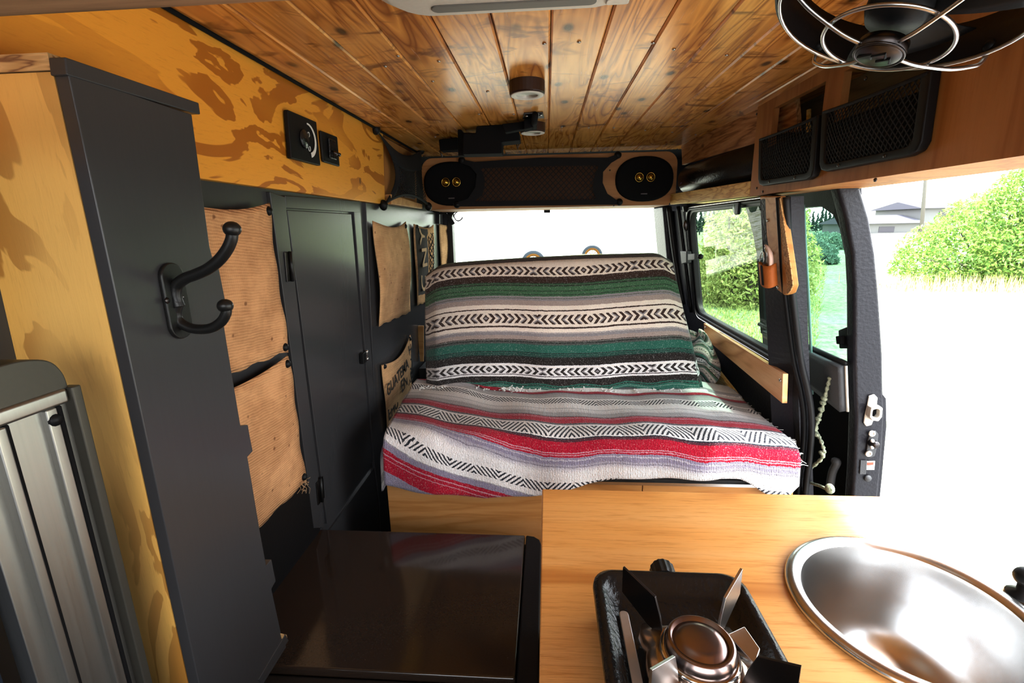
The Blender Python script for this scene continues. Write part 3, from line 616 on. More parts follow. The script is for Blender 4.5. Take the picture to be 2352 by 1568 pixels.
m = MB().prism([(-0.5375,0.9806,1.0249),(-0.5373,1.3479,1.0288),(-0.5709,1.4089,0.2204),(-0.5838,1.4678,-0.0922),(-0.5709,1.0338,0.2182)], (-.001,0,0)).build('backing', 'matt', cab)
for q in ((-0.5325,0.9593,0.9046), (-0.5552,1.0103,0.3561)):
    y, z = q[1], q[2]
    h = MB(); h.prism([lp(y-.017,z-.030,.0065), lp(y+.017,z-.030,.0065), lp(y+.017,z+.030,.0065), lp(y-.017,z+.030,.0065)], (.0025,0,0)); h = h.build('hinge', 'gunmetal', d, bevel=.0008)
    MB().tube([lp(y,z-.031,.011), lp(y,z+.031,.011)], .0036, 8).build('hinge_pin', 'iron', cab, smooth=True)
q = (-0.5437,1.3314,0.6094)
MB().prism([lp(q[1]-.030,q[2]-.016,.006), lp(q[1]-.004,q[2]-.016,.006), lp(q[1]-.004,q[2]+.016,.006), lp(q[1]-.030,q[2]+.016,.006)], (.012,0,0)).build('latch', 'black', d, bevel=.002)
m = MB()
for dz in (-.011, .011): m.ball(lp(q[1]+.012,q[2]+dz,.012), .0055)
m.tube([lp(q[1]-.006,q[2],.012), lp(q[1]+.012,q[2]+.011,.012), lp(q[1]+.012,q[2]-.011,.012)], .004, 6); m.build('catch', 'silver', d, smooth=True)
# wall section beyond the cabinet
rw = MB().prism([lp(1.412,1.054,.006), lp(1.405,FL,.006), lp(2.49,FL,.006), lp(2.49,1.054,.006)], (-.010,0,0)); struct(rw.build('trim_3', 'paint', bevel=.0015))
# black lower panel beside the cooler
tag(MB().prism([lp(.45,.44,.004), lp(1.008,.44,.004), lp(1.00,.20,.004), lp(.45,.20,.004)], (-.006,0,0)).build('kick_panel', 'black', bevel=.001), 'glossy black lower wall panel below the burlap and beside the cooler', 'panel')

# ------------------------------------------------------------------ burlap pockets
def sack(name, label, pts, mat='burlap', tacks=(), off=.016, sag=.012, rag=.003, nu=16, nv=20, grp=None, folds=0.):
    """pts: TL, TR, BR, BL as (y,z)"""
    rnd = random.Random(len(label)); TL, TR, BR, BL = pts
    y0, z0 = (sum(p[0] for p in pts)/4, min(p[1] for p in pts))
    t = thing(name, label, 'pocket', (XL(z0)+.01, y0, z0), grp)
    ph = rnd.random()*6
    def fn(a, b):
        y = lerp(lerp(TL[0], TR[0], a), lerp(BL[0], BR[0], a), b); z = lerp(lerp(TL[1], TR[1], a), lerp(BL[1], BR[1], a), b)
        z -= sag*math.sin(math.pi*a)*(1-b)**3; z += rag*math.sin(a*23+ph)*b**8
        y += rag*math.sin(b*17+ph)*(1 if a > .9 else 0)
        o = off*.45 + off*.9*math.sin(math.pi*a)*math.sin(math.pi*min(1, b*1.1)) + .003*math.sin(a*9+b*4+ph)*math.sin(math.pi*b) + folds*max(0, math.sin(a*7+b*2.2))*math.sin(math.pi*b)
        if b < .08: o += off*.5*math.sin(math.pi*a)
        return V3((XL(z)+.007+o, y, z))
    m = MB(); m.grid(fn, nu, nv); m.build('sackcloth', mat, t, smooth=True, solid=.0025, norm=False)
    for (a, b) in tacks:
        p = fn(a, b); MB().lathe([(.0085,-.001), (.0085,.002), (.006,.006), (.0001,.0075)], p+V3((.0015,0,0)), (1,0,0), 16).build('tack', 'black', t, smooth=True)
    return t, fn
def yz(l): return [(q[1], q[2]) for q in l]
G = 'burlap sack pockets tacked to the left wall'
sack('burlap_pocket', 'large upper burlap sack panel with black tacks behind the coat hook', yz([(-0.5227,0.6442,1.0188),(-0.5223,0.8899,1.0281),(-0.5344,0.9118,0.7365),(-0.5339,0.6252,0.7485)]), 'burlap', ((.955,.045), (.965,.96)), grp=G)
t, _ = sack('burlap_pocket', 'large lower burlap sack panel above black kick panel, beside cabinet hinge', yz([(-0.5349,0.6210,0.7263),(-0.5348,0.9087,0.7281),(-0.5474,0.9359,0.4250),(-0.5467,0.5849,0.4401)]), 'burlap', ((.96,.05), (.97,.955)), grp=G, sag=.006)
m = MB(); rr = random.Random(3)
for k in range(16):
    q = V3((-0.5432,0.9227,0.4284)); a = q+V3((rr.uniform(0,.004), rr.uniform(-.02,.006), rr.uniform(-.01,.012))); b = a+V3((rr.uniform(0,.01), rr.uniform(-.02,.01), rr.uniform(-.022,.004)))
    m.tube([a, (a+b)/2+V3((.004,.003,0)), b], .0006, 3)
m.build('frayed_threads', 'cream', t)['kind'] = 'stuff'
sack('burlap_pocket', 'plain tan burlap pocket hanging above the printed sack near the rear', yz([(-0.5234,1.4336,1.0022),(-0.5234,1.7810,1.0033),(-0.5376,1.8046,0.6605),(-0.5369,1.4494,0.6779)]), 'burlap2', ((.95,.04),), grp=G, sag=.02, folds=.010)
t, fn = sack('burlap_pocket', 'narrow burlap pocket with dark vertical letters near the rear window', yz([(-0.5237,1.8867,0.9961),(-0.5237,2.2251,0.9942),(-0.5382,2.1921,0.6466),(-0.5372,1.9150,0.6704)]), 'burlap2', ((.1,.02),), grp=G, sag=.015)
m = MB(); m.grid(lambda a, b: fn(.04+a*.48, .02+b*.86)+V3((.0036,0,0)), 8, 16); m.build('dark_print', 'ink', t, norm=False)
def text(body, size, loc, xd, yd, mat, parent, name='lettering'):
    cu = D.curves.new(name, 'FONT'); cu.body = body; cu.size = size; cu.extrude = .0003; cu.align_x = 'CENTER'; cu.align_y = 'CENTER'; cu.offset = size*.012
    o = D.objects.new(name, cu); C.objects.link(o); xd = V3(xd).normalized(); yd = V3(yd); yd = (yd-xd*yd.dot(xd)).normalized(); zd = xd.cross(yd)
    R = Matrix((xd, yd, zd)).transposed(); o.matrix_world = Matrix.Translation(V3(loc)-wloc(parent)) @ R.to_4x4(); o.parent = parent
    cu.materials.append(MT[mat]); dg = bpy.context.evaluated_depsgraph_get(); dg.update()
    me = D.meshes.new_from_object(o.evaluated_get(dg)); n = D.objects.new(name, me); C.objects.link(n); n.matrix_world = o.matrix_world.copy(); mw = Matrix.Translation(V3(loc)-wloc(parent)) @ R.to_4x4(); n.matrix_local = mw; n.parent = parent
    D.objects.remove(o); D.curves.remove(cu); n.name = name; return n
for ch, b in (('Y', .12), ('N', .40), ('O', .70)):
    text(ch, .115, fn(.28, b)+V3((.006,0,0)), (0,0,1), (0,-1,0), 'cream', t)
m = MB()
for k in range(5):
    pts = [fn(.55+.4*(.5+.45*math.sin(j*1.1+k*1.9)), .08+.78*j/14+.02*k)+V3((.004,0,0)) for j in range(15)]; m.tube(pts, .0016, 4)
m.build('line_drawing', 'ink', t)
sack('burlap_pocket', 'pale burlap strip hanging at the back corner against the rear window', yz([(-0.5235,2.3438,0.9989),(-0.5233,2.6712,1.0055),(-0.5361,2.6989,0.6956),(-0.5347,2.3775,0.7295)]), 'burlap2', (), grp=G, sag=.01)
t, fn = sack('burlap_pocket', 'burlap coffee sack pocket printed with black words beside the seat blanket', yz([(-0.5424,1.4575,0.5453),(-0.5413,1.8017,0.5700),(-0.5512,1.7909,0.3331),(-0.5527,1.4889,0.2975)]), 'burlap2', ((.95,.03), (.06,.03)), grp=G, sag=.03, rag=.006)
for body, a, b, sz in (('H', .90, .20, .055), ('GUATEMA', .36, .34, .056), ('O', .90, .46, .06), ('EN', .55, .58, .065), ('RE', .90, .70, .06), ('EHU', .20, .78, .06)):
    o = text(body, sz, fn(a, b)+V3((.004,0,0)), (0,1,.10), (0,0,1), 'ink', t)

# little wooden strip beside the backrest
tag(MB().prism([(-0.5511,1.9500,0.5747),(-0.5246,1.9500,0.5746),(-0.5345,1.9500,0.4164),(-0.5480,1.9500,0.4163)], (0,.01,0)).build('wood_strip', 'birch'), 'thin pale wooden strip in the gap left of the backrest', 'strip')

# black clip and wire hooks at the back corner
t = thing('corner_wall_clip', 'black clip with pointed flap in the rear left corner above burlap strip', 'clip', (-.5,2.3,1.0))
MB().prism([(-0.5551,2.3200,1.0580),(-0.5108,2.3200,1.0571),(-0.5140,2.3200,0.9985),(-0.5543,2.3200,0.9993)], (0,.02,0)).build('clip_body', 'black', t, bevel=.002)
MB().prism([(-0.5131,2.3200,1.0531),(-0.4754,2.3200,1.0483),(-0.4758,2.3200,1.0403),(-0.5137,2.3200,1.0431)], (0,.01,0)).build('arm', 'black', t)
MB().prism([(-0.4796,2.3200,1.0484),(-0.4592,2.3200,1.0339),(-0.4377,2.3200,0.9992),(-0.4572,2.3200,0.9894),(-0.4710,2.3200,1.0099)], (0,.006,0)).build('flap', 'black', t)
t = tag(MB().tube(spline([(-0.4497,2.3400,1.0504),(-0.4442,2.3400,1.0320),(-0.4364,2.3400,1.0156),(-0.4217,2.3400,1.0113),(-0.4064,2.3400,1.0211),(-0.4040,2.3400,1.0292)]), .0028, 6).tube(spline([(-0.4484,2.3400,1.0321),(-0.4327,2.3400,1.0501),(-0.4154,2.3400,1.0578)]), .0028, 6).build('wire_hook', 'iron', smooth=True), 'thin curved black wire hook at the upper left of rear window', 'hook')

# ------------------------------------------------------------------ corner net on the left
t = thing('corner_cargo_net', 'black hammock net slung across the rear left ceiling corner', 'net', (-.45,1.8,1.06))
K = [(-0.5044,1.4824,1.2665), (-0.4842,1.9300,1.2740), (-0.5134,1.5258,1.0512), (-0.4677,1.9300,1.0625)]
for q in K: MB().ball(q, .014, (1,1,1.2)).build('knob', 'black', t, smooth=True)
k1, k2, k3, k4 = map(V3, K)
def cn(u, v):
    p = k1.lerp(k2, u).lerp(k3.lerp(k4, u), v); out = V3((.30,-.75,-.1)).normalized()
    p = p + V3((0,0,-1))*(.045*math.sin(math.pi*u))*(1-v)**2 + V3((0,0,.035))*math.sin(math.pi*u)*v**3
    p = p + (k2-k1)*(.30*math.sin(math.pi*v)*(1-u)**1.6) - (k2-k1)*(.07*math.sin(math.pi*v)*u)
    return p + out*(.05*math.sin(math.pi*u)*math.sin(math.pi*v))
MB().grid(lambda a, b: cn(a, b*.36), 18, 8).build('top_webbing', 'fabric', t, smooth=True, norm=False, solid=.002)
MB().grid(lambda a, b: cn(a*.16, .3+b*.7), 5, 12).build('side_webbing', 'fabric', t, smooth=True, norm=False, solid=.002)
MB().grid(lambda a, b: cn(a, .93+b*.07), 18, 3).build('hem', 'fabric', t, smooth=True, norm=False, solid=.003)
m = MB()
for sgn in (1, -1):
    for k in range(-14, 30):
        pts = []
        for j in range(15):
            u = (k+sgn*j*.9)/18; v = .34+.64*j/14
            if .12 <= u <= 1.0: pts.append(cn(u, v))
        if len(pts) > 1: m.tube(pts, .0014, 3)
m.build('mesh', 'net', t)
tag(MB().prism([lp(1.70,1.085,.03), lp(1.84,1.085,.03), lp(1.84,1.22,.03), lp(1.70,1.22,.03)], (.008,0,0)).build('brown_pouch', flat('dark_brown_cloth', (.035,.014,.008), .8), bevel=.003), 'dark brown cloth bundle held inside the rear left corner net', 'pouch')
tag(MB().prism([lp(1.570,1.06,.004), lp(1.985,1.06,.004), lp(1.985,1.265,.004), lp(1.570,1.265,.004)], (-.008,0,0)).build('rear_side_panel', 'header', bevel=.001), 'tan plywood side panel behind the black corner net', 'panel')  # darker plywood paints the shade of this recessed corner
tag(MB().prism([lp(1.58,1.0565,.006), lp(1.98,1.0565,.006), lp(1.98,1.074,.006), lp(1.58,1.088,.006)], (.022,0,0)).build('corner_ledge', 'birch', bevel=.002), 'short wooden ledge under the corner net at the top of left wall', 'ledge')

# ------------------------------------------------------------------ right side: header, rail, tube, strip
hd = thing('overhead_storage_panel', 'orange wood overhead panel above open doorway with two openings', 'panel', (.56,.8,1.05))
Y1 = 1.39; m = MB()
o1 = [(0.5520,1.2967,1.2267),(0.5520,1.0734,1.2171),(0.5520,1.0658,1.1528),(0.5520,1.2663,1.0701)]
o2 = [(0.5520,1.0145,1.2221),(0.5520,0.7787,1.2020),(0.5520,0.7718,1.0757),(0.5520,0.9990,1.1406)]
hy = lambda q: Y1 - q[1]
h1 = (max(0.03, hy(o1[0])), hy(o1[1]), .075, .200); h2 = (hy(o2[0]), hy(o2[1]), .075, .200)
plate(m, (.552,Y1,1.0455), (0,-1,0), (0,0,1), 1.35, .2245, [h1, h2], (.014,0,0)); m.build('face_board', 'header', hd, bevel=.0012)
MB().box(.566,.70,.05,Y1,1.046,1.058).build('bottom_board', 'header', hd)
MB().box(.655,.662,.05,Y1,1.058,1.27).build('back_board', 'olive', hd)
for q in [(0.5515,1.3933,1.2532),(0.5515,1.3483,1.0641),(0.5515,1.3093,1.0526),(0.5515,0.8798,1.0419),(0.5515,0.9459,1.2150),(0.5515,0.8075,1.1056)]:
    MB().lathe([(.0001,-.0015), (.0030,-.001), (.0035,.001)], q, (1,0,0), 10).build('screw', 'gunmetal', hd, smooth=True)
tag(MB().tube([(.60,1.20,1.09), (.60,1.225,1.225)], .005, 8).build('wooden_dowel', 'rail', smooth=True), 'slim pale wooden stick inside the smaller overhead opening', 'stick')
def pocketframe(label, pts, grp):
    P = [V3(q) for q in pts]; t = thing('net_pocket', label, 'net pocket', P[2], grp)
    TL, TR, BR, BL = P
    def q(a, b): return TL.lerp(TR, a).lerp(BL.lerp(BR, a), b)
    w, h = .055, .10
    # U shaped frame: left side, bottom, right side
    out = [q(0,0), q(0,.85), q(.03,.96), q(.10,1.0), q(.5,1.0), q(.90,1.0), q(.97,.96), q(1,.85), q(1,0)]
    inn = [q(.07,0), q(.07,.80), q(.09,.86), q(.13,.88), q(.5,.88), q(.87,.88), q(.91,.86), q(.93,.80), q(.93,0)]
    m = MB(); d = V3((-.016,0,0)); n = len(out); i = m.add(out); j = m.add(inn); k = m.add([p+d for p in out]); l = m.add([p+d for p in inn])
    for a in range(n-1): m.f += [(i+a, i+a+1, j+a+1, j+a), (k+a, l+a, l+a+1, k+a+1), (i+a, k+a, k+a+1, i+a+1), (j+a, j+a+1, l+a+1, l+a)]
    m.f += [(i, j, l, k), (i+n-1, k+n-1, l+n-1, j+n-1)]
    m.build('frame', 'black', t, bevel=.003)
    netting(q(.05,.06)+d*.8, q(.95,.02)+d*.8, q(.93,.88)+d*.8, q(.07,.88)+d*.8, 22, 14, .0011, (-.012,0,0)).build('mesh', 'net', t)
    m = MB().tube([q(.02+.96*k/8, .03+.05*math.sin(math.pi*k/8))+d*.9+V3((-.012*math.sin(math.pi*k/8),0,0)) for k in range(9)], .003, 6); m.build('elastic_edge', 'fabric', t, smooth=True)
    for a in (.25, .72): MB().lathe([(.0001,-.0015), (.003,-.001), (.0035,.001)], q(a,.94)+d, (1,0,0), 10).build('screw', 'gunmetal', t, smooth=True)
    m = MB().prism([q(.06,.22)+V3((-.001,0,0)), q(.94,.18)+V3((-.001,0,0)), q(.94,.9)+V3((-.001,0,0)), q(.06,.9)+V3((-.001,0,0))], (-.002,0,0)); m.build('pocket_lining', 'matt', t)
    return t
pocketframe('smaller black framed net pocket on overhead panel, nearer to the speakers', [(0.5515,1.3278,1.1823),(0.5515,1.0564,1.1815),(0.5515,1.0457,1.0596),(0.5515,1.3048,1.0650)], 'net pockets on the overhead panel')
pocketframe('larger black framed net pocket on overhead panel, just below the fan', [(0.5515,1.0453,1.1846),(0.5515,0.7719,1.1792),(0.5515,0.7668,1.0679),(0.5515,1.0279,1.0685)], 'net pockets on the overhead panel')

rl = MB(); ra, rb = (0.4866,2.0000,1.0902), (0.4895,2.0000,1.0420)
rl.prism([(.488,1.99,1.092), (.488,1.99,1.052), (.5515,1.392,1.046), (.5515,1.392,1.086)], (.016,.002,0)); rl.prism([(.49,1.99,1.054), (.62,1.99,1.054), (.64,1.392,1.048), (.553,1.392,1.048)], (0,0,.008))
tag(rl.build('wooden_rail', 'rail', bevel=.0015), 'rough yellow knotty wooden rail between speaker board and overhead panel', 'rail')
tag(MB().prism([(.52,2.0,1.27), (.528,2.0,1.200), (.592,1.25,1.185), (.575,1.25,1.27)], (.012,.001,0)).build('cedar_strip', 'cedar', bevel=.001), 'knotty cedar board slanting between ceiling and black tube on right', 'board')
t = thing('black_tube', 'shiny black rolled tube lying on the rail behind overhead panel', 'tube', (.56,1.7,1.09))
MB().lathe([(.0001,0), (.052,.0), (.055,.006), (.055,.70), (.0001,.70)], (.560,1.975,1.142), (.055,-.68,-.0), 32).build('roll', 'enamel', t, smooth=True)
MB().lathe([(.0001,-.002), (.022,-.001), (.022,.0)], (.5225,1.93,1.112), (-.75,-.15,-.6), 20).build('round_decal', 'violet', t)

# board with knife sheath
kb = thing('hanging_wood_board', 'rounded wooden board on the pillar that carries the leather sheath', 'board', (.60,1.29,.81))
bp = [(0.5455,1.3131,1.0423),(0.5465,1.2079,1.0359),(0.5587,1.1917,0.9559),(0.5710,1.1734,0.8757),(0.5779,1.1647,0.8304),(0.5809,1.1788,0.8109),(0.5825,1.2055,0.8009),(0.5809,1.2456,0.8108),(0.5705,1.2672,0.8794),(0.5572,1.2919,0.9660)]
MB().prism(bp, (.018,0,.0)).build('board', 'birch', kb, bevel=.004, seg=3)
ep = [(0.5462,1.2192,1.0317),(0.5463,1.2019,1.0307),(0.5585,1.1837,0.9510),(0.5702,1.1653,0.8744),(0.5768,1.1585,0.8312),(0.5791,1.1699,0.8163),(0.5807,1.1856,0.8058),(0.5766,1.1875,0.8330),(0.5624,1.1987,0.9254)]
MB().prism(ep, (.003,0,0)).build('painted_lit_edge', 'edge', kb, bevel=.001)  # paler strip paints the light falling on the board's near edge
for q in [(0.5539,1.2707,0.9809),(0.5790,1.2335,0.8167),(0.5662,1.2531,0.9010)]: MB().lathe([(.0001,-.002), (.0035,-.0015), (.0042,.001)], q, (1,0,0), 10).build('screw', 'silver', kb, smooth=True)
t = thing('leather_sheath', 'tan leather loop sheath fixed to the hanging wooden board', 'sheath', (0.5595,1.2526,0.8201))
top, bot = V3((0.5460,1.2299,0.8759)), V3((0.5542,1.2263,0.8222))
m = MB()
def shf(a, b):
    th = 2*math.pi*a; c = top.lerp(bot, b); return c + V3((-math.cos(th)*.018, math.sin(th)*(.030-.004*b), .004*math.sin(th*2)))
m.grid(shf, 28, 5); m.build('loop', 'leather', t, smooth=True, norm=False, solid=.0035)
MB().grid(lambda a, b: top.lerp(bot, .05+.9*b)+V3((-.0185,-.014+.010*a,0)), 2, 3).build('dark_slot', 'matt', t, norm=False, solid=.001)
t = thing('folding_knife', 'pale pinkish handled pocket knife standing in the leather sheath', 'knife', (0.5458,1.2156,0.8770))
MB().tube(spline([(0.5514,1.2148,0.8408),(0.5457,1.2086,0.8775),(0.5429,1.2088,0.8963),(0.5404,1.2187,0.9126),(0.5389,1.2366,0.9224)]), [.0085]*10+[.0085]*6+[.0075]*5+[.006,.005,.003,.002], 10, flat=.6).build('handle', 'bone', t, smooth=True)
MB().tube(spline([(0.5452,1.2246,0.8614),(0.5419,1.2222,0.8829),(0.5387,1.2222,0.9040),(0.5368,1.2279,0.9164)]), .0028, 6).build('spine', 'chrome', t, smooth=True)
MB().tube([V3((0.5446,1.2582,0.8847))+V3((0,math.cos(a)*.012,math.sin(a)*.020)) for a in [2*math.pi*k/16 for k in range(16)]], .0012, 6, True).build('ring', 'silver', t, smooth=True)

# sensor on the side glass, latch clip, belt hanger
t = thing('glass_mounted_sensor', 'small dark round sensor stuck near the top of side window', 'sensor', (0.5790,1.5291,1.0194))
MB().lathe([(.019,0), (.018,-.010), (.012,-.014), (.0001,-.015)], (0.5790,1.5291,1.0194), (1,0,.15), 18).build('body', 'tealedge', t, smooth=True)
MB().prism([V3((0.5672,1.4977,1.0185))+V3(k) for k in ((0,-.016,-.018), (0,.012,-.018), (0,.012,.018), (0,-.016,.018))], (-.008,0,0)).build('cover', 'black', t, bevel=.003)
t = thing('window_latch_clip', 'grey plastic latch clip on the rear edge of side window', 'latch', (0.5881,1.9864,0.8291))
MB().prism([(0.5825,2.0803,0.8663),(0.5820,1.9866,0.8691),(0.5891,2.0001,0.8229),(0.5908,2.0780,0.8118)], (-.02,0,0)).build('bracket', 'greyp', t, bevel=.003)
MB().prism([(0.5733,1.9545,0.8606),(0.5723,1.8639,0.8671),(0.5759,1.8701,0.8439),(0.5773,1.9621,0.8344)], (-.014,0,0)).build('lever', 'greyp', t, bevel=.002)
MB().lathe([(.0001,0), (.010,.001), (.010,.008), (.0001,.009)], (0.5739,1.8456,0.8568), (0,-1,0), 10).build('knob', 'black', t, smooth=True)
t = thing('belt_hanger', 'black belt guide with hanging loop below the rail in rear corner', 'hanger', (0.5521,1.9310,0.9993))
MB().prism([(0.5502,2.0500,1.0461),(0.6056,2.0500,1.0449),(0.6058,2.0500,1.0176),(0.5847,2.0500,1.0214),(0.5550,2.0500,1.0255)], (0,-.02,0)).build('bracket', 'black', t, bevel=.002)
MB().tube([(0.6003,2.0500,1.0211), (0.5973,2.0500,0.9902)], .005, 6).build('strap', 'black', t)
MB().ball((0.5759,2.0500,0.9716), .022, (.75,.35,1.05)).build('loop', 'gunmetal', t, smooth=True)

# cedar side board and storage box behind
m = MB().prism([(0.6081,1.8534,0.6009),(0.6089,1.2177,0.5954),(0.6221,1.2303,0.5095),(0.6172,1.8579,0.5409)], (.014,0,0)); o = tag(m.build('cedar_side_board', 'pcedar', bevel=.0015), 'knotty cedar board along right side below the side window', 'board')
for q in ((0.6113,1.2318,0.5731), (0.6090,1.8326,0.5880)): MB().lathe([(.0001,-.002), (.004,-.0015), (.005,.001)], q, (1,0,0), 10).build('screw', 'silver', o, smooth=True)
tag(MB().prism([sp(1.33,.30,.055), sp(2.0,.30,.055), sp(2.0,.52,.055), sp(1.33,.40,.055)], (.015,0,0)).build('plywood_liner', 'rail', bevel=.001), 'yellow plywood panel in shadow below the cedar side board', 'panel')
# bundled dark blanket in the gap
m = MB(); rr = random.Random(5); cc = V3((.548,1.72,.50))
def bl(a, b):
    th, ph = 2*math.pi*a, math.pi*b; r = 1+.16*math.sin(3*th+2*ph)+.10*math.sin(5*ph+th*2)
    return cc+V3((math.cos(th)*math.sin(ph)*.052*r, math.sin(th)*math.sin(ph)*.15*r, math.cos(ph)*.085*r))
m.grid(bl, 40, 24, lambda a, b: (a*1.2, (b*1.6+.15*math.sin(a*12)) % .42+.0))
tag(m.build('crumpled_blanket', 'greenb', smooth=True, norm=False), 'crumpled dark striped blanket stuffed between backrest and cedar board', 'blanket')

# ------------------------------------------------------------------ sliding door, slid back outside
DZ = [(-.20,.790,.855), (.10,.790,.858), (.30,.784,.848), (.50,.763,.832), (.53,.757,.822), (.64,.738,.806), (.785,.718,.775), (.886,.702,.752), (.97,.676,.727), (1.035,.650,.699), (1.075,.634,.68)]
def dx(z, k):
    for a, b in zip(DZ[:-1], DZ[1:]):
        if a[0] <= z <= b[0]: return lerp(a[k], b[k], (z-a[0])/(b[0]-a[0]))
    return DZ[0][k] if z < DZ[0][0] else DZ[-1][k]
door = thing('sliding_door', 'black sliding van door slid open beside the doorway, window and latch edge showing', 'door', (.78,1.6,FL))
def dslab(mb, y0, y1, z0, z1, n=8, i0=0., o0=0.):
    L = [z0+(z1-z0)*k/n for k in range(n+1)]
    prof = [(dx(z,1)+i0, z) for z in L]+[(dx(z,2)+o0, z) for z in reversed(L)]
    mb.prism([(x, y0, z) for x, z in prof], (0, y1-y0, 0))
m = MB(); dslab(m, 1.15, 1.185, -.2, 1.06, 16); m.build('leading_edge', 'body', door, bevel=.008, seg=3)
m = MB(); dslab(m, 1.184, 1.68, -.2, .60, 10, .012); m.build('lower_panel', 'matt', door)
m = MB(); dslab(m, 1.184, 1.68, 1.012, 1.06, 3, .004); dslab(m, 1.645, 1.68, .60, 1.012, 6, .004); m.build('window_surround', 'rubber', door)
m = MB(); m.grid(lambda a, b: V3((dx(.59+b*.43,1)+.030, 1.18+a*.48, .59+b*.43)), 2, 10); m.build('window_pane', 'teal', door, norm=False, smooth=True)
m = MB().prism([(dx(1.0,1)+.002,1.184,1.03), (dx(.9,1)+.002,1.184,.90), (dx(.95,1)+.002,1.192,.96), (dx(.98,1)+.002,1.205,.99), (dx(1.0,1)+.002,1.25,1.013), (dx(1.0,1)+.002,1.25,1.03)], (.03,0,0)); m.build('window_corner', 'rubber', door)
# inner trim
tz = [.628,.60,.56,.50,.42]
m = MB(); m.grid(lambda a, b: V3((dx(lerp(.632,lerp(.516,.565,a),b),1)-.010, 1.165+a*.42, lerp(.632,lerp(.516,.565,a),b))), 6, 6); m.build('arm_trim', 'greyp', door, norm=False, smooth=True, solid=-.02)
MB().tube([(dx(z,1)-.012, 1.163, z) for z in (.633,.60,.56,.515)], .0035, 6).build('trim_edge', 'dome', door, smooth=True)
MB().tube([(dx(.636,1)-.006, y, .636) for y in (1.17,1.3,1.5,1.66)], .007, 8).build('sill_bead', 'rubber', door, smooth=True)
MB().prism([(0.7450,1.2206,0.7095),(0.7450,1.1893,0.7249),(0.7450,1.1706,0.6748),(0.7450,1.2065,0.6656)], (-.014,0,0)).build('window_catch', 'black', door, bevel=.003)
MB().prism([(0.7330,1.2110,0.6960),(0.7330,1.1912,0.7027),(0.7330,1.1863,0.6819),(0.7330,1.2030,0.6777)], (-.012,0,0)).build('catch_lever', 'matt', door, bevel=.002)
MB().tube(spline([(0.7350,1.2288,0.5830),(0.7350,1.2191,0.5908),(0.7350,1.2076,0.5898),(0.7350,1.2057,0.5741),(0.7350,1.2106,0.5631)]), .006, 8).build('coat_peg', 'black', door, smooth=True)
MB().tube(spline([(0.7650,1.2105,0.3558),(0.7650,1.2008,0.3558),(0.7650,1.2120,0.3205),(0.7650,1.2131,0.2744)]), .010, 8).build('handle', 'greyp', door, smooth=True)
# hardware on the edge face
def ey(l): return l
m = MB(); m.prism([(0.7798,1.1480,0.5626),(0.7912,1.1480,0.5672),(0.8006,1.1480,0.5583),(0.8017,1.1480,0.5381),(0.8008,1.1480,0.5040),(0.7973,1.1480,0.4867),(0.7856,1.1480,0.4831),(0.7781,1.1480,0.4922),(0.7776,1.1480,0.5094),(0.7795,1.1480,0.5379)], (0,-.004,0)); m.build('latch_plate', 'dome', door, bevel=.002)
m = MB(); A = [(0.7788,1.1440,0.5394),(0.7962,1.1440,0.5441),(0.8052,1.1440,0.5374),(0.8067,1.1440,0.5148),(0.8004,1.1440,0.5033),(0.7859,1.1440,0.5055),(0.7784,1.1440,0.5145),(0.7778,1.1440,0.5326)]; c = sum((V3(p) for p in A), V3((0,0,0)))/8
ringmesh(m, A, [c+(V3(p)-c)*.58 for p in A], (0,-.016,0)); m.build('latch_loop', 'dome', door, bevel=.002)
MB().prism([c+(V3(p)-c)*.56 for p in A], (0,-.004,0)).build('latch_hole', 'matt', door)
m = MB(); m.prism([(0.7979,1.1480,0.4693),(0.8098,1.1480,0.4718),(0.8173,1.1480,0.4626),(0.8196,1.1480,0.4346),(0.8181,1.1480,0.4038),(0.8085,1.1480,0.3989),(0.7970,1.1480,0.4058),(0.7952,1.1480,0.4460)], (0,-.003,0)); m.build('striker_plate', 'greyp', door, bevel=.002)
m = MB()
for q in [(0.8007,1.1450,0.4649),(0.8006,1.1450,0.4110)]: m.lathe([(.008,0), (.008,-.003), (.004,-.004), (.004,-.002), (.0001,-.002)], q, (0,1,0), 14)
m.build('bolt', 'dome', door, smooth=True)
MB().lathe([(.010,0), (.010,-.014), (.006,-.02), (.0001,-.02)], (0.8044,1.1450,0.4405), (0,1,0), 14).build('striker_pin', 'gunmetal', door, smooth=True)
for q in [(0.7952,1.1300,0.4521),(0.7968,1.1300,0.4348)]: MB().ball(q, .0045).build('roller', 'white', door, smooth=True)
MB().prism([(0.7871,1.1485,0.3911),(0.8016,1.1485,0.3913),(0.8052,1.1485,0.3528),(0.7906,1.1485,0.3525)], (0,-.002,0)).build('label_plate', 'greyp', door)
MB().prism([(0.8019,1.1485,0.3889),(0.8216,1.1485,0.3893),(0.8232,1.1485,0.3653),(0.8045,1.1485,0.3649)], (0,-.002,0)).build('red_sticker', 'label', door)
MB().prism([(0.8030,1.1460,0.3855),(0.8173,1.1460,0.3870),(0.8174,1.1460,0.3798),(0.8041,1.1460,0.3783)], (0,-.001,0)).build('sticker_band', 'red', door)
MB().lathe([(.009,0), (.008,-.003), (.0001,-.004)], (0.8112,1.1470,0.3416), (0,1,0), 14).build('bolt', 'greyp', door, smooth=True)
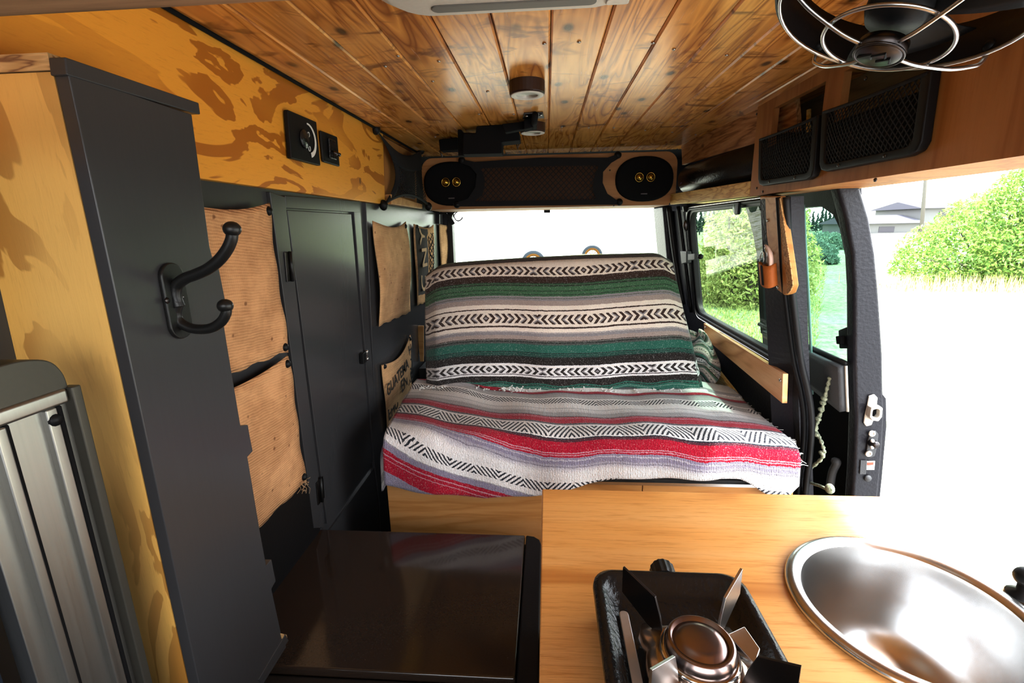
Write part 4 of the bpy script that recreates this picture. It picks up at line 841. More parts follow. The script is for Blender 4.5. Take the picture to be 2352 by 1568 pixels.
# body side sill bulge at the lower outer edge
m = MB(); m.prism([(0.8162,1.1520,0.5648),(0.8260,1.1520,0.5537),(0.8387,1.1520,0.4797),(0.8497,1.1520,0.3372),(0.8566,1.1520,0.2377),(0.8439,1.1520,0.2373),(0.8146,1.1520,0.5366)], (0,.08,0)); m.build('outer_lip', 'body', door, bevel=.002)
MB().tube(spline([(0.6513,1.3000,1.0180),(0.6674,1.3000,0.9203),(0.6916,1.3000,0.7844),(0.7133,1.3000,0.6538),(0.7286,1.3000,0.5676),(0.7357,1.3000,0.5107)]), .0035, 6).build('glass_edge_highlight', 'tealedge', door, smooth=True)  # teal tube paints the highlight along the door glass edge

# braided cord
t = thing('braided_cord', 'green and white knotted braided cord hanging from peg on sliding door', 'cord', (0.7200,1.2048,0.5953))
pts = spline([(0.7150,1.1989,0.5925),(0.7150,1.2019,0.5730),(0.7150,1.2049,0.5532),(0.7150,1.2082,0.5259),(0.7150,1.2116,0.4982),(0.7150,1.2216,0.4722),(0.7150,1.2257,0.4457),(0.7150,1.2198,0.4297),(0.7150,1.2014,0.4220),(0.7150,1.1861,0.4084),(0.7150,1.1774,0.3968),(0.7150,1.1826,0.3769),(0.7150,1.2031,0.3511),(0.7150,1.2312,0.3153),(0.7150,1.2518,0.2880)], 4)
MB().tube(pts, [.0042+.0016*math.sin(k*2.1) for k in range(len(pts))], 7).build('braid', 'cord', t, smooth=True)
m = MB()
for q in [(0.7120,1.2044,0.5333),(0.7120,1.2073,0.5203),(0.7120,1.2107,0.5010),(0.7120,1.2178,0.4713),(0.7120,1.2139,0.4286),(0.7120,1.2287,0.4381),(0.7120,1.1808,0.3926)]: m.ball(q, .0075, (1,1.3,.8), 8)
m.build('knots', 'cord', t, smooth=True)
MB().tube(spline([(0.7150,1.2409,0.2808),(0.7150,1.2075,0.2895),(0.7150,1.1728,0.3021),(0.7150,1.1429,0.3099),(0.7150,1.1313,0.3094)]), .0042, 7).build('tail', 'cord', t, smooth=True)
MB().ball((0.7120,1.1285,0.3208), .013, (.8,1,1)).build('end_tassel', 'cord', t, smooth=True)

# ------------------------------------------------------------------ bench, cushion, backrest, blankets
b = thing('storage_bench', 'birch plywood bench box across the van below the red striped blanket', 'bench', (.08,1.4,FL))
MB().box(-.428,.245,1.12,1.134,FL,.334).build('front_panel', 'birch', b, bevel=.001)
MB().box(.247,.62,1.12,1.134,FL,.334).build('access_door', 'birch', b, bevel=.001)
MB().box(-.428,.60,1.112,2.10,.336,.348).build('top_board', 'board', b, bevel=.001)
MB().box(.08,.60,1.105,1.112,.333,.341).build('metal_strip', 'silver', b)
MB().box(-.54,.62,1.9,2.48,.35,.40).build('rear_deck', 'board', b)
tag(MB().box(-.41,.595,1.125,1.50,.350,.432).build('seat_cushion', 'board', bevel=.03, seg=4), 'dark foam seat cushion under the red and white striped blanket', 'cushion')
bc = MB().prism([(-.405,1.515,.44), (.405,1.515,.44), (.405,1.620,.826), (-.405,1.620,.80)], (0,.11,.0)); tag(bc.build('backrest_cushion', 'board', bevel=.03, seg=4), 'upright backrest cushion under the green striped blanket', 'cushion')

def off(X): x = max(0, -X-.01); return .183*x + .245*x*x
def prof(s):
    """front cross-section of the seat: s metres from the back"""
    if s < .36: return (1.52-s, .448)
    if s < .43: a = (s-.36)/.07; th = a*math.pi/2*.95; return (1.16-.047*math.sin(th), .448-.047*(1-math.cos(th)))
    d = s-.43; return (1.113-.012*min(1, d/.1)-.0*d, .401-d)
def hem(X):
    a = [(-.50,.505), (-.42,.513), (-.30,.528), (-.165,.540), (-.05,.528), (.0,.519), (.10,.490), (.25,.479), (.43,.4686), (.48,.476), (.53,.500), (.57,.515), (.60,.500), (.64,.45)]
    for p, q in zip(a[:-1], a[1:]):
        if X <= q[0]: return lerp(p[1], q[1], (X-p[0])/(q[0]-p[0]))
    return a[-1][1]
def seatb(a, b_):
    X = lerp(-.445, .622, a); s = lerp(-.05, hem(X), b_)
    y, z = prof(s)
    X += (.030*min(1, max(0, s)/.36) - .012)*(1-a)**3
    z += .0035*math.sin(X*17+s*9)+.002*math.sin(X*41+1.3-s*14) + .010*math.exp(-((X+.30)/.13)**2)*(1 if s < .4 else .2)
    y -= (.004+.006*math.sin(X*19+.5)+.004*math.sin(X*37))*max(0, s-.34)/.2
    if X > .5: z -= (X-.5)*.18; y += .0
    if s < .04: z += .006
    return V3((X, y, z))
def seatuv(a, b_):
    X = lerp(-.445, .622, a); s = lerp(-.05, hem(X), b_); return (X, s + off(X)+ .005*math.sin(X*9))
m = MB(); m.grid(seatb, 150, 90, seatuv)
sb = tag(m.build('striped_seat_blanket', 'serape', smooth=True, norm=False, solid=.007), 'red, white and grey zigzag woven blanket spread over the bench seat', 'blanket')
m = MB()
def fold(a, b_):
    s = lerp(.02, .50, b_); y, z = prof(s); k_ = min(1, s/.36); X = lerp(lerp(-.492, -.440, k_), lerp(-.44, -.415, k_), a)
    z -= .012+.03*(1-a)**2; return V3((X, y-.0+.02*(1-a), z))
m.grid(fold, 12, 60, lambda a, b_: (a*.1, lerp(.0, .50, b_)+.03)); m.build('folded_edge', 'serape', sb, smooth=True, norm=False, solid=.006)
m = MB(); rr = random.Random(11)
for k in range(240):                                   # woolly fringe tufts along the back hem
    X = rr.choice([rr.uniform(-.42,-.27), rr.uniform(-.14,-.08), rr.uniform(-.42,.45), rr.uniform(-.40,-.30)]); p = V3((X, 1.475+rr.uniform(-.012,.006), .452+rr.uniform(0,.010)))
    m.tube([p, p+V3((rr.uniform(-.012,.012), rr.uniform(-.014,.004), rr.uniform(-.002,.010)))], .0022, 4)
fr_ = m.build('wool_fringe', 'white', sb); fr_['kind'] = 'stuff'
m = MB()
for k in range(70):
    a = rr.uniform(.93, 1.0); p = seatb(1.0, rr.uniform(.2, .95)); m.tube([p, p+V3((rr.uniform(.002,.02), rr.uniform(-.01,.004), rr.uniform(-.012,.006)))], .0008, 3)
m.build('side_fringe', 'white', sb)['kind'] = 'stuff'

# backrest blanket
def bprof(v):
    """v=0 at top front edge; negative goes over the top and down behind"""
    L = .435
    if v >= 0:
        t = v/L; return (lerp(1.600, 1.488, t) - .010*math.sin(math.pi*t), lerp(.842, .448, t))
    if v > -.15: a = -v/.15; return (1.600+.15*a, .842+.012*math.sin(math.pi*a)+.004)
    return (1.752, .846-(-v-.15))
def backb(a, b_):
    v = lerp(-.30, .435, b_); t = max(0, v)/.435
    xl = lerp(-.412, -.405, t); xr = lerp(.412, .492, t)
    y, z = bprof(v)
    lift = .030*((a-.5)) + .010*math.sin(a*2.6+.3) - .006*math.exp(-((a-.02)/.05)**2)
    z += lift*(1-t*.35) - (.02*math.exp(-((a-1)/.03)**2) + .02*math.exp(-(a/.03)**2))*(1-t)
    X = lerp(xl, xr, a)
    if t > 0:
        y -= (.006*math.sin(a*14+1)+.004*math.sin(a*31)) * t
        if a < .05: y += .03*(1-a/.05)*(.3+t)
    if t > .93 : z -= .004*math.sin(a*40)
    return V3((X, y, z))
m = MB(); m.grid(backb, 140, 110, lambda a, b_: (lerp(-.43, .47, a), lerp(-.30, .437, b_) + .008*math.sin(a*8)*(1 if b_ > .4 else 0)))
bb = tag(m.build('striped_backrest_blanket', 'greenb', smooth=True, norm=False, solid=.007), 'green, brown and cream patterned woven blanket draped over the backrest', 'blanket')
def flap(a, b_):
    v = lerp(0, .425, b_); t = v/.435; p = backb(1.0, (v+.30)/.735); w = .12*math.sin(math.pi*min(1, t*.92+.10))**.8
    return p + V3((w*a*.24+.012*math.sin(math.pi*a)*(t), w*a, -.03*a*(1-t)))
m = MB(); m.grid(flap, 12, 60, lambda a, b_: (.47+a*.10, lerp(0, .425, b_)+.03*a)); m.build('side_flap', 'greenb', bb, smooth=True, norm=False, solid=-.005)

# ------------------------------------------------------------------ cooler box
t = thing('chest_cooler', 'low chest cooler with glossy dark brown lid in front of the bench', 'cooler', (-.3,.82,FL))
MB().box(-.567,-.045,.63,1.01,FL,.225).build('body', 'black', t, bevel=.006)
MB().box(-.567,-.052,.63,1.008,.227,.250).build('lid', 'lid', t, bevel=.004, seg=3)
m = MB(); m.prism([(-.050,.60,.0), (-.013,.60,.0), (-.013,.975,.0), (-.017,.992,.0), (-.030,1.003,.0), (-.050,1.007,.0)], (0,0,.251)); m.build('side_handle_rail', 'black', t, bevel=.004, seg=3)
MB().box(-.567,-.052,.605,.628,.19,.238).build('front_lip', 'rubber', t, bevel=.006, seg=3)

# ------------------------------------------------------------------ kitchen counter
k = thing('kitchen_unit', 'kitchen unit with pale orange wood worktop holding stove and sink', 'counter', (.28,.35,FL))
ctop = MB(); N = 48; sc = (.431,.505); sr = .122
ring = [(sc[0]+math.cos(2*math.pi*j/N)*sr, sc[1]+math.sin(2*math.pi*j/N)*sr) for j in range(N)]
x0, x1, y0, y1 = -.008, .578, .02, .756
def sq(j):
    a = 2*math.pi*j/N; c_, s_ = math.cos(a), math.sin(a)
    tx = ((x1-sc[0]) if c_ > 0 else (x0-sc[0]))/c_ if abs(c_) > 1e-9 else 1e9; ty = ((y1-sc[1]) if s_ > 0 else (y0-sc[1]))/s_ if abs(s_) > 1e-9 else 1e9
    q = min(tx, ty); return (sc[0]+c_*q, sc[1]+s_*q)
outl = [sq(j) for j in range(N)]
# snap closest outline points to the corners
for cx_, cy_ in ((x0,y0), (x0,y1), (x1,y0), (x1,y1)):
    j = min(range(N), key=lambda q: (outl[q][0]-cx_)**2+(outl[q][1]-cy_)**2); outl[j] = (cx_, cy_)
ringmesh(ctop, [(x, y, .525) for x, y in outl], [(x, y, .525) for x, y in ring], (0,0,-.024)); ctop.build('worktop', 'counter', k, bevel=.002)
MB().box(.004,.565,.04,.735,FL,.06).build('carcass', 'birch', k)
MB().box(.004,.018,.04,.735,.06,.501).build('side_panel', 'birch', k); MB().box(.551,.565,.04,.735,.06,.501).build('side_panel', 'birch', k); MB().box(.018,.551,.72,.735,.06,.501).build('back_panel', 'birch', k)
# sink
t = thing('round_sink', 'round stainless steel sink bowl set into the worktop near doorway', 'sink', (sc[0], sc[1], .36))
MB().lathe([(.1305,.5255), (.131,.529), (.127,.534), (.118,.5335), (.112,.529), (.110,.524), (.1195,.518)], (sc[0],sc[1],0), (0,0,1), 64).build('rim', 'rimsteel', t, smooth=True) if False else None
m = MB(); pr = [(.1200,.512), (.1220,.5262), (.1305,.5262), (.1312,.529), (.1285,.5325), (.122,.534), (.1155,.5325), (.112,.5275)]
def lath(mb, pr, c, n=72):
    base = len(mb.v)
    for r, z in pr:
        for j in range(n): a = 2*math.pi*j/n; mb.v.append((c[0]+math.cos(a)*r, c[1]+math.sin(a)*r, z))
    for q in range(len(pr)-1):
        for j in range(n): w_ = (j+1) % n; mb.f.append((base+q*n+j, base+q*n+w_, base+(q+1)*n+w_, base+(q+1)*n+j))
    return mb
lath(m, pr, sc).build('rim', 'rimsteel', t, smooth=True)
lath(MB(), [(.112,.5275), (.1105,.522), (.109,.50), (.104,.46), (.094,.425), (.075,.398), (.045,.386), (.018,.383)], sc).build('bowl', 'steel', t, smooth=True, norm=True)
lath(MB(), [(.018,.3835), (.014,.381), (.012,.384), (.0001,.384)], sc).build('drain', 'gunmetal', t, smooth=True)
tag(MB().tube([(.520,.423,.560), (.545,.43,.560)], .012, 14).build('tap_knob', 'black', bevel=.003), 'small black knob at the right picture edge beside the sink', 'knob') if False else None
t = thing('tap', 'black knobbed tap end at the right edge of picture beyond sink', 'tap', (.552,.50,.525))
tp = V3((0.5763,0.5298,0.5550)); t.location = (tp.x, tp.y, .525)
MB().lathe([(.016,0), (.016,.006), (.007,.010), (.007,.028), (.0001,.028)], (tp.x, tp.y, .5255), (0,0,1), 16).build('stem', 'black', t, smooth=True)
MB().ball(tp, .013, (1,1,.9), 16).build('knob', 'black', t, smooth=True)

# ------------------------------------------------------------------ stove
st = thing('camping_stove', 'black single burner camping stove standing on the worktop beside sink', 'stove', (.138,.36,.526))
sx0, sx1, sy0, sy1 = .052, .222, .235, .486; cxs, cys = (sx0+sx1)/2, (sy0+sy1)/2; hx, hy_ = (sx1-sx0)/2, (sy1-sy0)/2
loops = [(hx-.006, hy_-.006, .020, .528), (hx-.002, hy_-.002, .022, .560), (hx, hy_, .024, .576), (hx-.001, hy_-.001, .024, .583), (hx-.006, hy_-.006, .022, .586), (hx-.012, hy_-.012, .020, .584), (hx-.022, hy_-.022, .016, .570), (hx-.030, hy_-.030, .012, .568)]
m = MB(); idx = [m.add(rrect((cxs, cys, z), (1,0,0), (0,1,0), a, b_, r, 7)) for a, b_, r, z in loops]; n = 32
for p_, q_ in zip(idx[:-1], idx[1:]):
    for j in range(n): w_ = (j+1) % n; m.f.append((p_+j, p_+w_, q_+w_, q_+j))
m.f.append(tuple(idx[-1]+j for j in range(n))); m.f.append(tuple(idx[0]+j for j in reversed(range(n))))
m.build('body', 'enamel', st, smooth=True)
m = MB().prism(rrect((sx0+.030, cys-.01, .5705), (1,0,0), (0,1,0), .005, .085, .0045, 4), (0,0,.002)); m.build('side_ridge', flat('pale_grey_ridge', (.55,.55,.55), .3, .5), st, bevel=.001)  # pale grey ridge along the left of the tray
bx_, by_ = .137, .360
MB().lathe([(.013,0), (.013,.014), (.011,.016), (.0001,.016)], (.143,sy1+.002,.566), (0,1,0), 20).build('control_knob', 'rubber', st, bevel=.001) if False else None
m = MB(); N2 = 28
for j in range(N2):
    pass
m.lathe([(.0001,-.002), (.0135,-.002), (.0145,.002), (.0145,.016), (.012,.020), (.0001,.020)], (.138,sy1,.572), (0,1,0), 28)
m.v = [tuple(V3(p)) if ((i % 28) % 2) else tuple(V3((.138,p[1],.572))+(V3(p)-V3((.138,p[1],.572)))*.94) for i, p in enumerate(m.v)]
m.build('control_knob', 'rubber', st)
# burner plate: rotated square with rounded sides
def star(r0, r1, z, n=48, rot=.0):
    return [(bx_+math.cos(a)*rr_, by_+math.sin(a)*rr_, z) for a, rr_ in [(2*math.pi*j/n+rot, r0+(r1-r0)*max(0, math.cos(4*(2*math.pi*j/n)))**1.5) for j in range(n)]]
m = MB(); a = m.add(star(.046,.062,.576,rot=.785)); b2 = m.add(star(.045,.060,.588,rot=.785)); c2 = m.add(star(.036,.040,.597,rot=.785)); d2 = m.add(star(.030,.030,.598,rot=.785)); e2 = m.add(star(.029,.029,.590,rot=.785))
for p_, q_ in ((a,b2), (b2,c2), (c2,d2), (d2,e2)):
    for j in range(48): w_ = (j+1) % 48; m.f.append((p_+j, p_+w_, q_+w_, q_+j))
m.f.append(tuple(e2+j for j in range(48)))
m.build('burner_plate', 'burner', st, smooth=True)
MB().lathe([(.030,.588), (.031,.606), (.029,.6135), (.0255,.6155), (.0245,.611), (.0235,.6115), (.020,.6145), (.014,.616), (.0001,.6165)], (bx_,by_,0), (0,0,1), 48).build('burner_cap', flat('tempered_steel', (.36,.28,.26), .26, 1.), st, smooth=True)
MB().lathe([(.0335,.597), (.0345,.600), (.0335,.603), (.0310,.603)], (bx_,by_,0), (0,0,1), 48).build('burner_ring', 'chrome', st, smooth=True)
for (tipx, tipy) in ((.077,.417), (.193,.420), (.080,.303), (.196,.312)):
    dv = V3((tipx-bx_, tipy-by_, 0)); L = dv.length; dv.normalize(); nn = V3((-dv.y, dv.x, 0))*.0013
    base = V3((bx_, by_, 0))
    pr = [base+dv*.036+V3((0,0,.592)), base+dv*(L*.62)+V3((0,0,.594)), base+dv*L+V3((0,0,.613)), base+dv*L+V3((0,0,.642)), base+dv*.046+V3((0,0,.630)), base+dv*.040+V3((0,0,.612))]
    MB().prism([p-nn for p in pr], nn*2).build('pot_support', 'silver' if tipy < .35 and tipx < .1 or tipx > .15 and tipy > .4 else 'gunmetal', st, bevel=.0003)  # bright and dark metal paint how light catches each blade
MB().prism([(bx_+.028,by_+.012,.598), (bx_+.046,by_+.020,.600), (bx_+.050,by_-.004,.600), (bx_+.040,by_-.018,.598)], (0,0,.012)).build('bright_tab', 'silver', st, bevel=.001)

# ------------------------------------------------------------------ left foreground: plywood cabinet, hook, aluminium case
cb = thing('plywood_side_cabinet', 'tall cabinet end with yellow plywood front and charcoal side, left foreground', 'cabinet', (-.5,.5,.2))
side = [(-0.4200,0.4303,1.1145),(-0.4200,0.5828,1.1124),(-0.4200,0.5764,0.9588),(-0.4200,0.5788,0.9419),(-0.4200,0.5864,0.9398),(-0.4200,0.5877,0.9174),(-0.4200,0.5893,0.8887),(-0.4200,0.5797,0.8879),(-0.4200,0.5789,0.8384),(-0.4200,0.5795,0.7162),(-0.4200,0.5950,0.7114),(-0.4200,0.5951,0.6948),(-0.4200,0.5963,0.6700),(-0.4200,0.5834,0.6677),(-0.4200,0.5842,0.5500),(-0.4200,0.5860,0.4885),(-0.4200,0.5999,0.4882),(-0.4200,0.6020,0.4473),(-0.4200,0.5892,0.4442),(-0.4200,0.5957,0.3489),(-0.4200,0.6020,0.3323)]
zb = side[-1][2]
side = side + [(-.42, side[-1][1], zb-.01), (-.42, .433, zb-.01)]
side[0] = (-.42, .433, side[0][2])
MB().prism(side, (-.014,0,0)).build('side_panel', 'paint', cb, bevel=.0012)
MB().prism([(-0.4185,0.4315,1.1268),(-0.4185,0.5963,1.1283),(-0.4185,0.5961,1.1152),(-0.4185,0.5835,1.1144),(-0.4185,0.4298,1.1119)], (-.016,0,0)).build('top_lip', 'paint', cb, bevel=.0012)
MB().box(-.575,-.4345,.433,.447,zb-.01,1.116).build('front_panel', 'fir_front', cb)
MB().box(-.575,-.4345,.432,.590,1.117,1.131).build('top_board', 'edge', cb)
MB().box(-.56,-.4345,.447,.58,zb-.012,zb).build('bottom_board', 'fir_front', cb)
MB().prism([(-0.4180,0.6021,0.3476),(-0.4180,0.6083,0.3294),(-0.4180,0.5317,0.3336),(-0.4180,0.5275,0.3431)], (-.05,0,0)).build('bottom_lip', 'paint', cb, bevel=.001)
MB().prism([(-0.4190,0.5925,0.3589),(-0.4190,0.6055,0.3433),(-0.4190,0.6069,0.3325),(-0.4190,0.5944,0.3403)], (-.03,0,0)).build('raw_corner', 'edge', cb)

hk = thing('coat_hook', 'black iron double coat hook screwed to the charcoal cabinet side', 'hook', (-0.4200,0.5039,0.9017))
hb = V3((-0.4200,0.5025,0.9009)); HY = hb.y
pr = rrect((-.42, HY+.001, hb.z), (0,1,0), (0,0,1), .0165, .043, .0160, 6); MB().prism(pr, (.005,0,0)).build('back_plate', 'iron', hk, bevel=.0015)
pu = spline([(-0.4136,0.5020,0.8945),(-0.4154,0.5020,0.9069),(-0.4121,0.5020,0.9186),(-0.4014,0.5020,0.9262),(-0.3872,0.5020,0.9309),(-0.3720,0.5020,0.9369),(-0.3578,0.5020,0.9462),(-0.3464,0.5020,0.9578),(-0.3396,0.5020,0.9688),(-0.3378,0.5020,0.9770)])
MB().tube(pu, [.0062]*len(pu), 12).build('upper_arm', 'iron', hk, smooth=True)
MB().ball((-0.3375,0.5020,0.9788), .0092, (1,1,.9), 16).build('upper_ball', 'iron', hk, smooth=True)
pd_ = spline([(-0.4132,0.5020,0.9019),(-0.4182,0.5020,0.8895),(-0.4183,0.5020,0.8810),(-0.4133,0.5020,0.8744),(-0.4006,0.5020,0.8693),(-0.3817,0.5020,0.8698),(-0.3676,0.5020,0.8768),(-0.3597,0.5020,0.8867),(-0.3586,0.5020,0.8936)])
MB().tube(pd_, [.0056]*len(pd_), 12).build('lower_arm', 'iron', hk, smooth=True)
MB().ball((-0.3592,0.5020,0.8956), .0085, (1,1,.9), 16).build('lower_ball', 'iron', hk, smooth=True)
for q in [(-0.4145,0.4877,0.9041),(-0.4145,0.5087,0.9039)]: MB().lathe([(.0001,.0012), (.003,.001), (.0036,0)], q, (1,0,0), 12).build('screw', 'gunmetal', hk, smooth=True)

al = thing('aluminium_case', 'brushed aluminium case with grooved side and rounded top, bottom left', 'case', (-.46,.34,.1))
ax = -.44
def yzp(l, x): return [(x, y, z) for y, z in l]
MB().prism(yzp([(.303,.10), (.392,.10), (.386,.832), (.303,.832)], ax-.02), (.016,0,0)).build('side_face', 'alu', al, bevel=.001)
capo = spline([(ax,.303,.868), (ax,.32,.872), (ax,.350,.874), (ax,.374,.868), (ax,.384,.854), (ax,.386,.838)])
MB().prism(capo+[V3((ax,.303,.838))], (-.03,0,0)).build('end_cap', 'alud', al, bevel=.004, seg=3)
MB().box(ax-.004,ax+.003,.303,.382,.826,.840).build('top_bar', 'alu', al, bevel=.003)
for y0_, y1_, nm, mt_, dd in ((.383,.392,'edge_profile','alud',.006), (.360,.370,'channel','alu',.002), (.3705,.3755,'groove','matt',.001), (.327,.332,'groove','matt',.001), (.318,.3265,'raised_rib','alu',.005)):
    MB().box(ax-.006,ax+dd,y0_,y1_,.10,.826 if nm != 'edge_profile' else .84).build(nm, mt_, al, bevel=.0015)
MB().lathe([(.0001,.004), (.005,.003), (.006,0)], (ax+.001,.366,.815), (1,0,0), 12).build('rivet', 'black', al, smooth=True)
tag(MB().box(-.56,-.452,.16,.301,.10,.742).build('dark_blue_bag', 'blue', bevel=.03, seg=4), 'dark blue cloth bag in shadow at bottom left beside aluminium case', 'bag')

# ------------------------------------------------------------------ outdoors
GZ = -.5
m = MB(); rr = random.Random(2)
def gfn(a, b):
    r = 1.2*(150/1.2)**b; th = 2*math.pi*a; x, y = math.cos(th)*r, math.sin(th)*r
    z = GZ + .02*math.sin(x*1.3)*math.cos(y*1.1)*min(1, r/4) + (.45*math.sin(y*.16+x*.05)*max(0, (r-12)/20) if r < 60 else .45*math.sin(y*.16+x*.05)*2.4)*.3 + max(0, r-30)*.012
    return V3((x, y, z))
m.grid(gfn, 96, 60); m.poly([gfn(a/96, 0) for a in range(96)]); g = m.build('ground', 'ground', smooth=True, norm=False); struct(g)
def gz(x, y): 
    r = math.hypot(x, y); b = math.log(r/1.2)/math.log(150/1.2); a = (math.atan2(y, x)/(2*math.pi)) % 1; return gfn(a, b).z
def foliage(mb, blobs, count, size, rnd, asp=2.2):
    tot = sum(b[3]*b[4]*b[5] for b in blobs)
    for (x, y, z, a, b_, c) in blobs:
        for k in range(int(count*a*b_*c/tot)):
            th = rnd.uniform(0, 2*math.pi); cz = rnd.uniform(-1, 1); sr_ = math.sqrt(1-cz*cz); r = rnd.uniform(.55, 1.08)**.5
            p = V3((x+a*sr_*math.cos(th)*r, y+b_*sr_*math.sin(th)*r, z+c*cz*r))
            d = V3((rnd.gauss(0,1), rnd.gauss(0,1), rnd.gauss(.3,.8))).normalized(); e = d.orthogonal().normalized(); q = rnd.uniform(0, 6.28); e = (Matrix.Rotation(q, 3, d) @ e)
            s_ = size*rnd.uniform(.6, 1.3); f_ = d.cross(e)
            mb.poly([p-e*s_*asp*.5, p+f_*s_*.4, p+e*s_*asp*.5, p-f_*s_*.4])
    return mb
def bush(name, label, cat, blobs, count, size, mat, branches, grp=None, asp=2.2, seed=1):
    rnd = random.Random(seed); cx_ = sum(b[0] for b in blobs)/len(blobs); cy_ = sum(b[1] for b in blobs)/len(blobs)
    t = thing(name, label, cat, (cx_, cy_, gz(cx_, cy_)), grp)
    foliage(MB(), blobs, count, size, rnd, asp).build('foliage', mat, t, norm=False)
    m = MB()
    for k in range(branches):
        b = rnd.choice(blobs); e = V3((b[0]+rnd.uniform(-.7,.7)*b[3], b[1]+rnd.uniform(-.7,.7)*b[4], b[2]+rnd.uniform(0,1.02)*b[5])); s_ = V3((lerp(cx_, e.x, .5), lerp(cy_, e.y, .5), gz(cx_, cy_)-.05))
        m.tube(spline([s_, s_.lerp(e, .5)+V3((rnd.uniform(-.1,.1), rnd.uniform(-.1,.1), .1)), e], 4), [.035-.003*q for q in range(9)], 5)
    m.build('branches', 'bark', t, smooth=True); return t
m = MB(); rr = random.Random(31)
for (wx, wy, wz) in ((-0.5961,21.9000,-0.5595), (2.4196,25.8000,-0.4623)):
    for k in range(900):
        p = V3((wx+rr.uniform(-1.1,1.1), wy+rr.uniform(-.4,.2), gz(wx, wy))); h = (wz-p.z)*rr.uniform(.8,1.0); w_ = .035; m.poly([p-V3((w_,0,0)), p+V3((w_,0,0)), p+V3((rr.uniform(-.05,.05), 0, h))])
tag(m.build('tall_straw_grass', 'dry', norm=False), 'pale straw grass hiding the lower halves of the farm wheels', 'grass', kind='stuff')
bush('large_bush', 'big bright green leafy bush beyond the dirt lot, right of the open door', 'bush',
     [(8.9,11.4,.20,.95,.8,.80), (9.9,11.6,.45,1.2,1.0,1.1), (10.9,11.5,.85,1.2,1.1,1.5), (11.9,11.5,1.2,1.3,1.1,1.9), (8.3,11.2,-.05,.6,.6,.45), (10.3,10.9,.1,1.3,.8,.7), (11.8,10.7,.3,1.3,.8,1.0), (13.2,11.6,1.3,1.2,1.1,2.0)], 52000, .052, 'leaf', 30, seed=4)
bush('reflection_shrub', 'added pale green shrub standing in for foliage reflected in the side window', 'bush',  # made-up shrub in place of the bush mirrored in the glass
     [(3.55,9.2,.2,.75,.6,.9), (4.0,9.4,.9,.8,.6,.9), (3.4,9.0,.9,.55,.5,.8), (4.3,9.0,.1,.6,.6,.8), (3.2,9.1,-.1,.5,.5,.6), (3.8,8.8,-.1,.8,.6,.7), (3.9,9.3,1.5,.7,.6,.8)], 16000, .05, 'shrub', 10, seed=6)
for i, (x, y, s_, lb) in enumerate(((12.6,24.0,1.0,'rounded blue green sagebrush below the distant tree line, nearer the door edge'), (14.5,32.,1.1,'farthest small sagebrush just under the distant conifers'), (9.6,18.,.7,'mid distance sagebrush seen through the sliding door window'), (16.,29.,1.3,'wide sagebrush at the door window, close below the conifers'), (11.3,27.,.8,'sagebrush patch left of the others in the door window'))):
    bush('sagebrush', lb, 'shrub', [(x,y,gz(x,y)+.25*s_,.9*s_,.8*s_,.5*s_), (x+.6*s_,y,gz(x+.6,y)+.2*s_,.6*s_,.5*s_,.4*s_)], 1600, .10, 'sage', 3, 'sagebrush in the field', seed=20+i)
rr = random.Random(9); m = MB()
for k in range(2600):
    a = rr.random(); x = lerp(7.3, 13.5, a)+rr.gauss(0,.15); y = lerp(11.0, 9.4, a)+rr.gauss(0,.30); z = gz(x, y); h = rr.uniform(.12,.42); w_ = .012; d = V3((rr.uniform(-.1,.1), rr.uniform(-.1,.1), h))
    p = V3((x, y, z)); m.poly([p-V3((w_,0,0)), p+V3((w_,0,0)), p+d])
tag(m.build('dry_grass', 'dry', norm=False), 'pale dry grass growing along the foot of the large bush', 'grass', kind='stuff')
m = MB()
for k in range(9000):
    y = rr.uniform(4, 18); x = y*rr.uniform(.30,.56); z = gz(x, y); h = rr.uniform(.04,.14); w_ = .007; d = V3((rr.uniform(-.08,.08), rr.uniform(-.08,.08), h)); p = V3((x, y, z)); m.poly([p-V3((w_,0,0)), p+V3((w_,0,0)), p+d])
tag(m.build('field_grass', 'shrub', norm=False), 'green meadow grass behind the van seen through the side windows', 'grass', kind='stuff')
# distant conifers
def conifer(x, y, h, lb):
    rnd = random.Random(int(x*13)); z = gz(x, y); t = thing('conifer_tree', lb, 'tree', (x, y, z), 'distant conifers on the horizon')
    m = MB()
    for k in range(9):
        f_ = k/9; r = h*.13*(1-f_)+.04; zz = z+h*(.12+.88*f_); m.lathe([(r*1.0,-h*.03), (r*.55,h*.06), (.001,h*.15)], (x+rnd.uniform(-.1,.1), y, zz), (0,0,1), 9)
    m.build('foliage', 'conifer', t); MB().tube([(x,y,z-.1), (x,y,z+h*.5)], h*.02, 6).build('trunk', 'bark', t)
rr = random.Random(12)
for k in range(17):
    f_ = k/16; y = 62+(k%2)*2.5; x = lerp(.485, .605, f_)*y; conifer(x, y, rr.uniform(2.0, 3.4), 'dark conifer in the distant tree line seen through the door window')
for k in range(6):
    y = 50+rr.uniform(-2,2); x = lerp(.298, .340, k/5)*y; conifer(x, y, rr.uniform(2.5, 3.6), 'dark green tree beyond the field at left edge of side window')
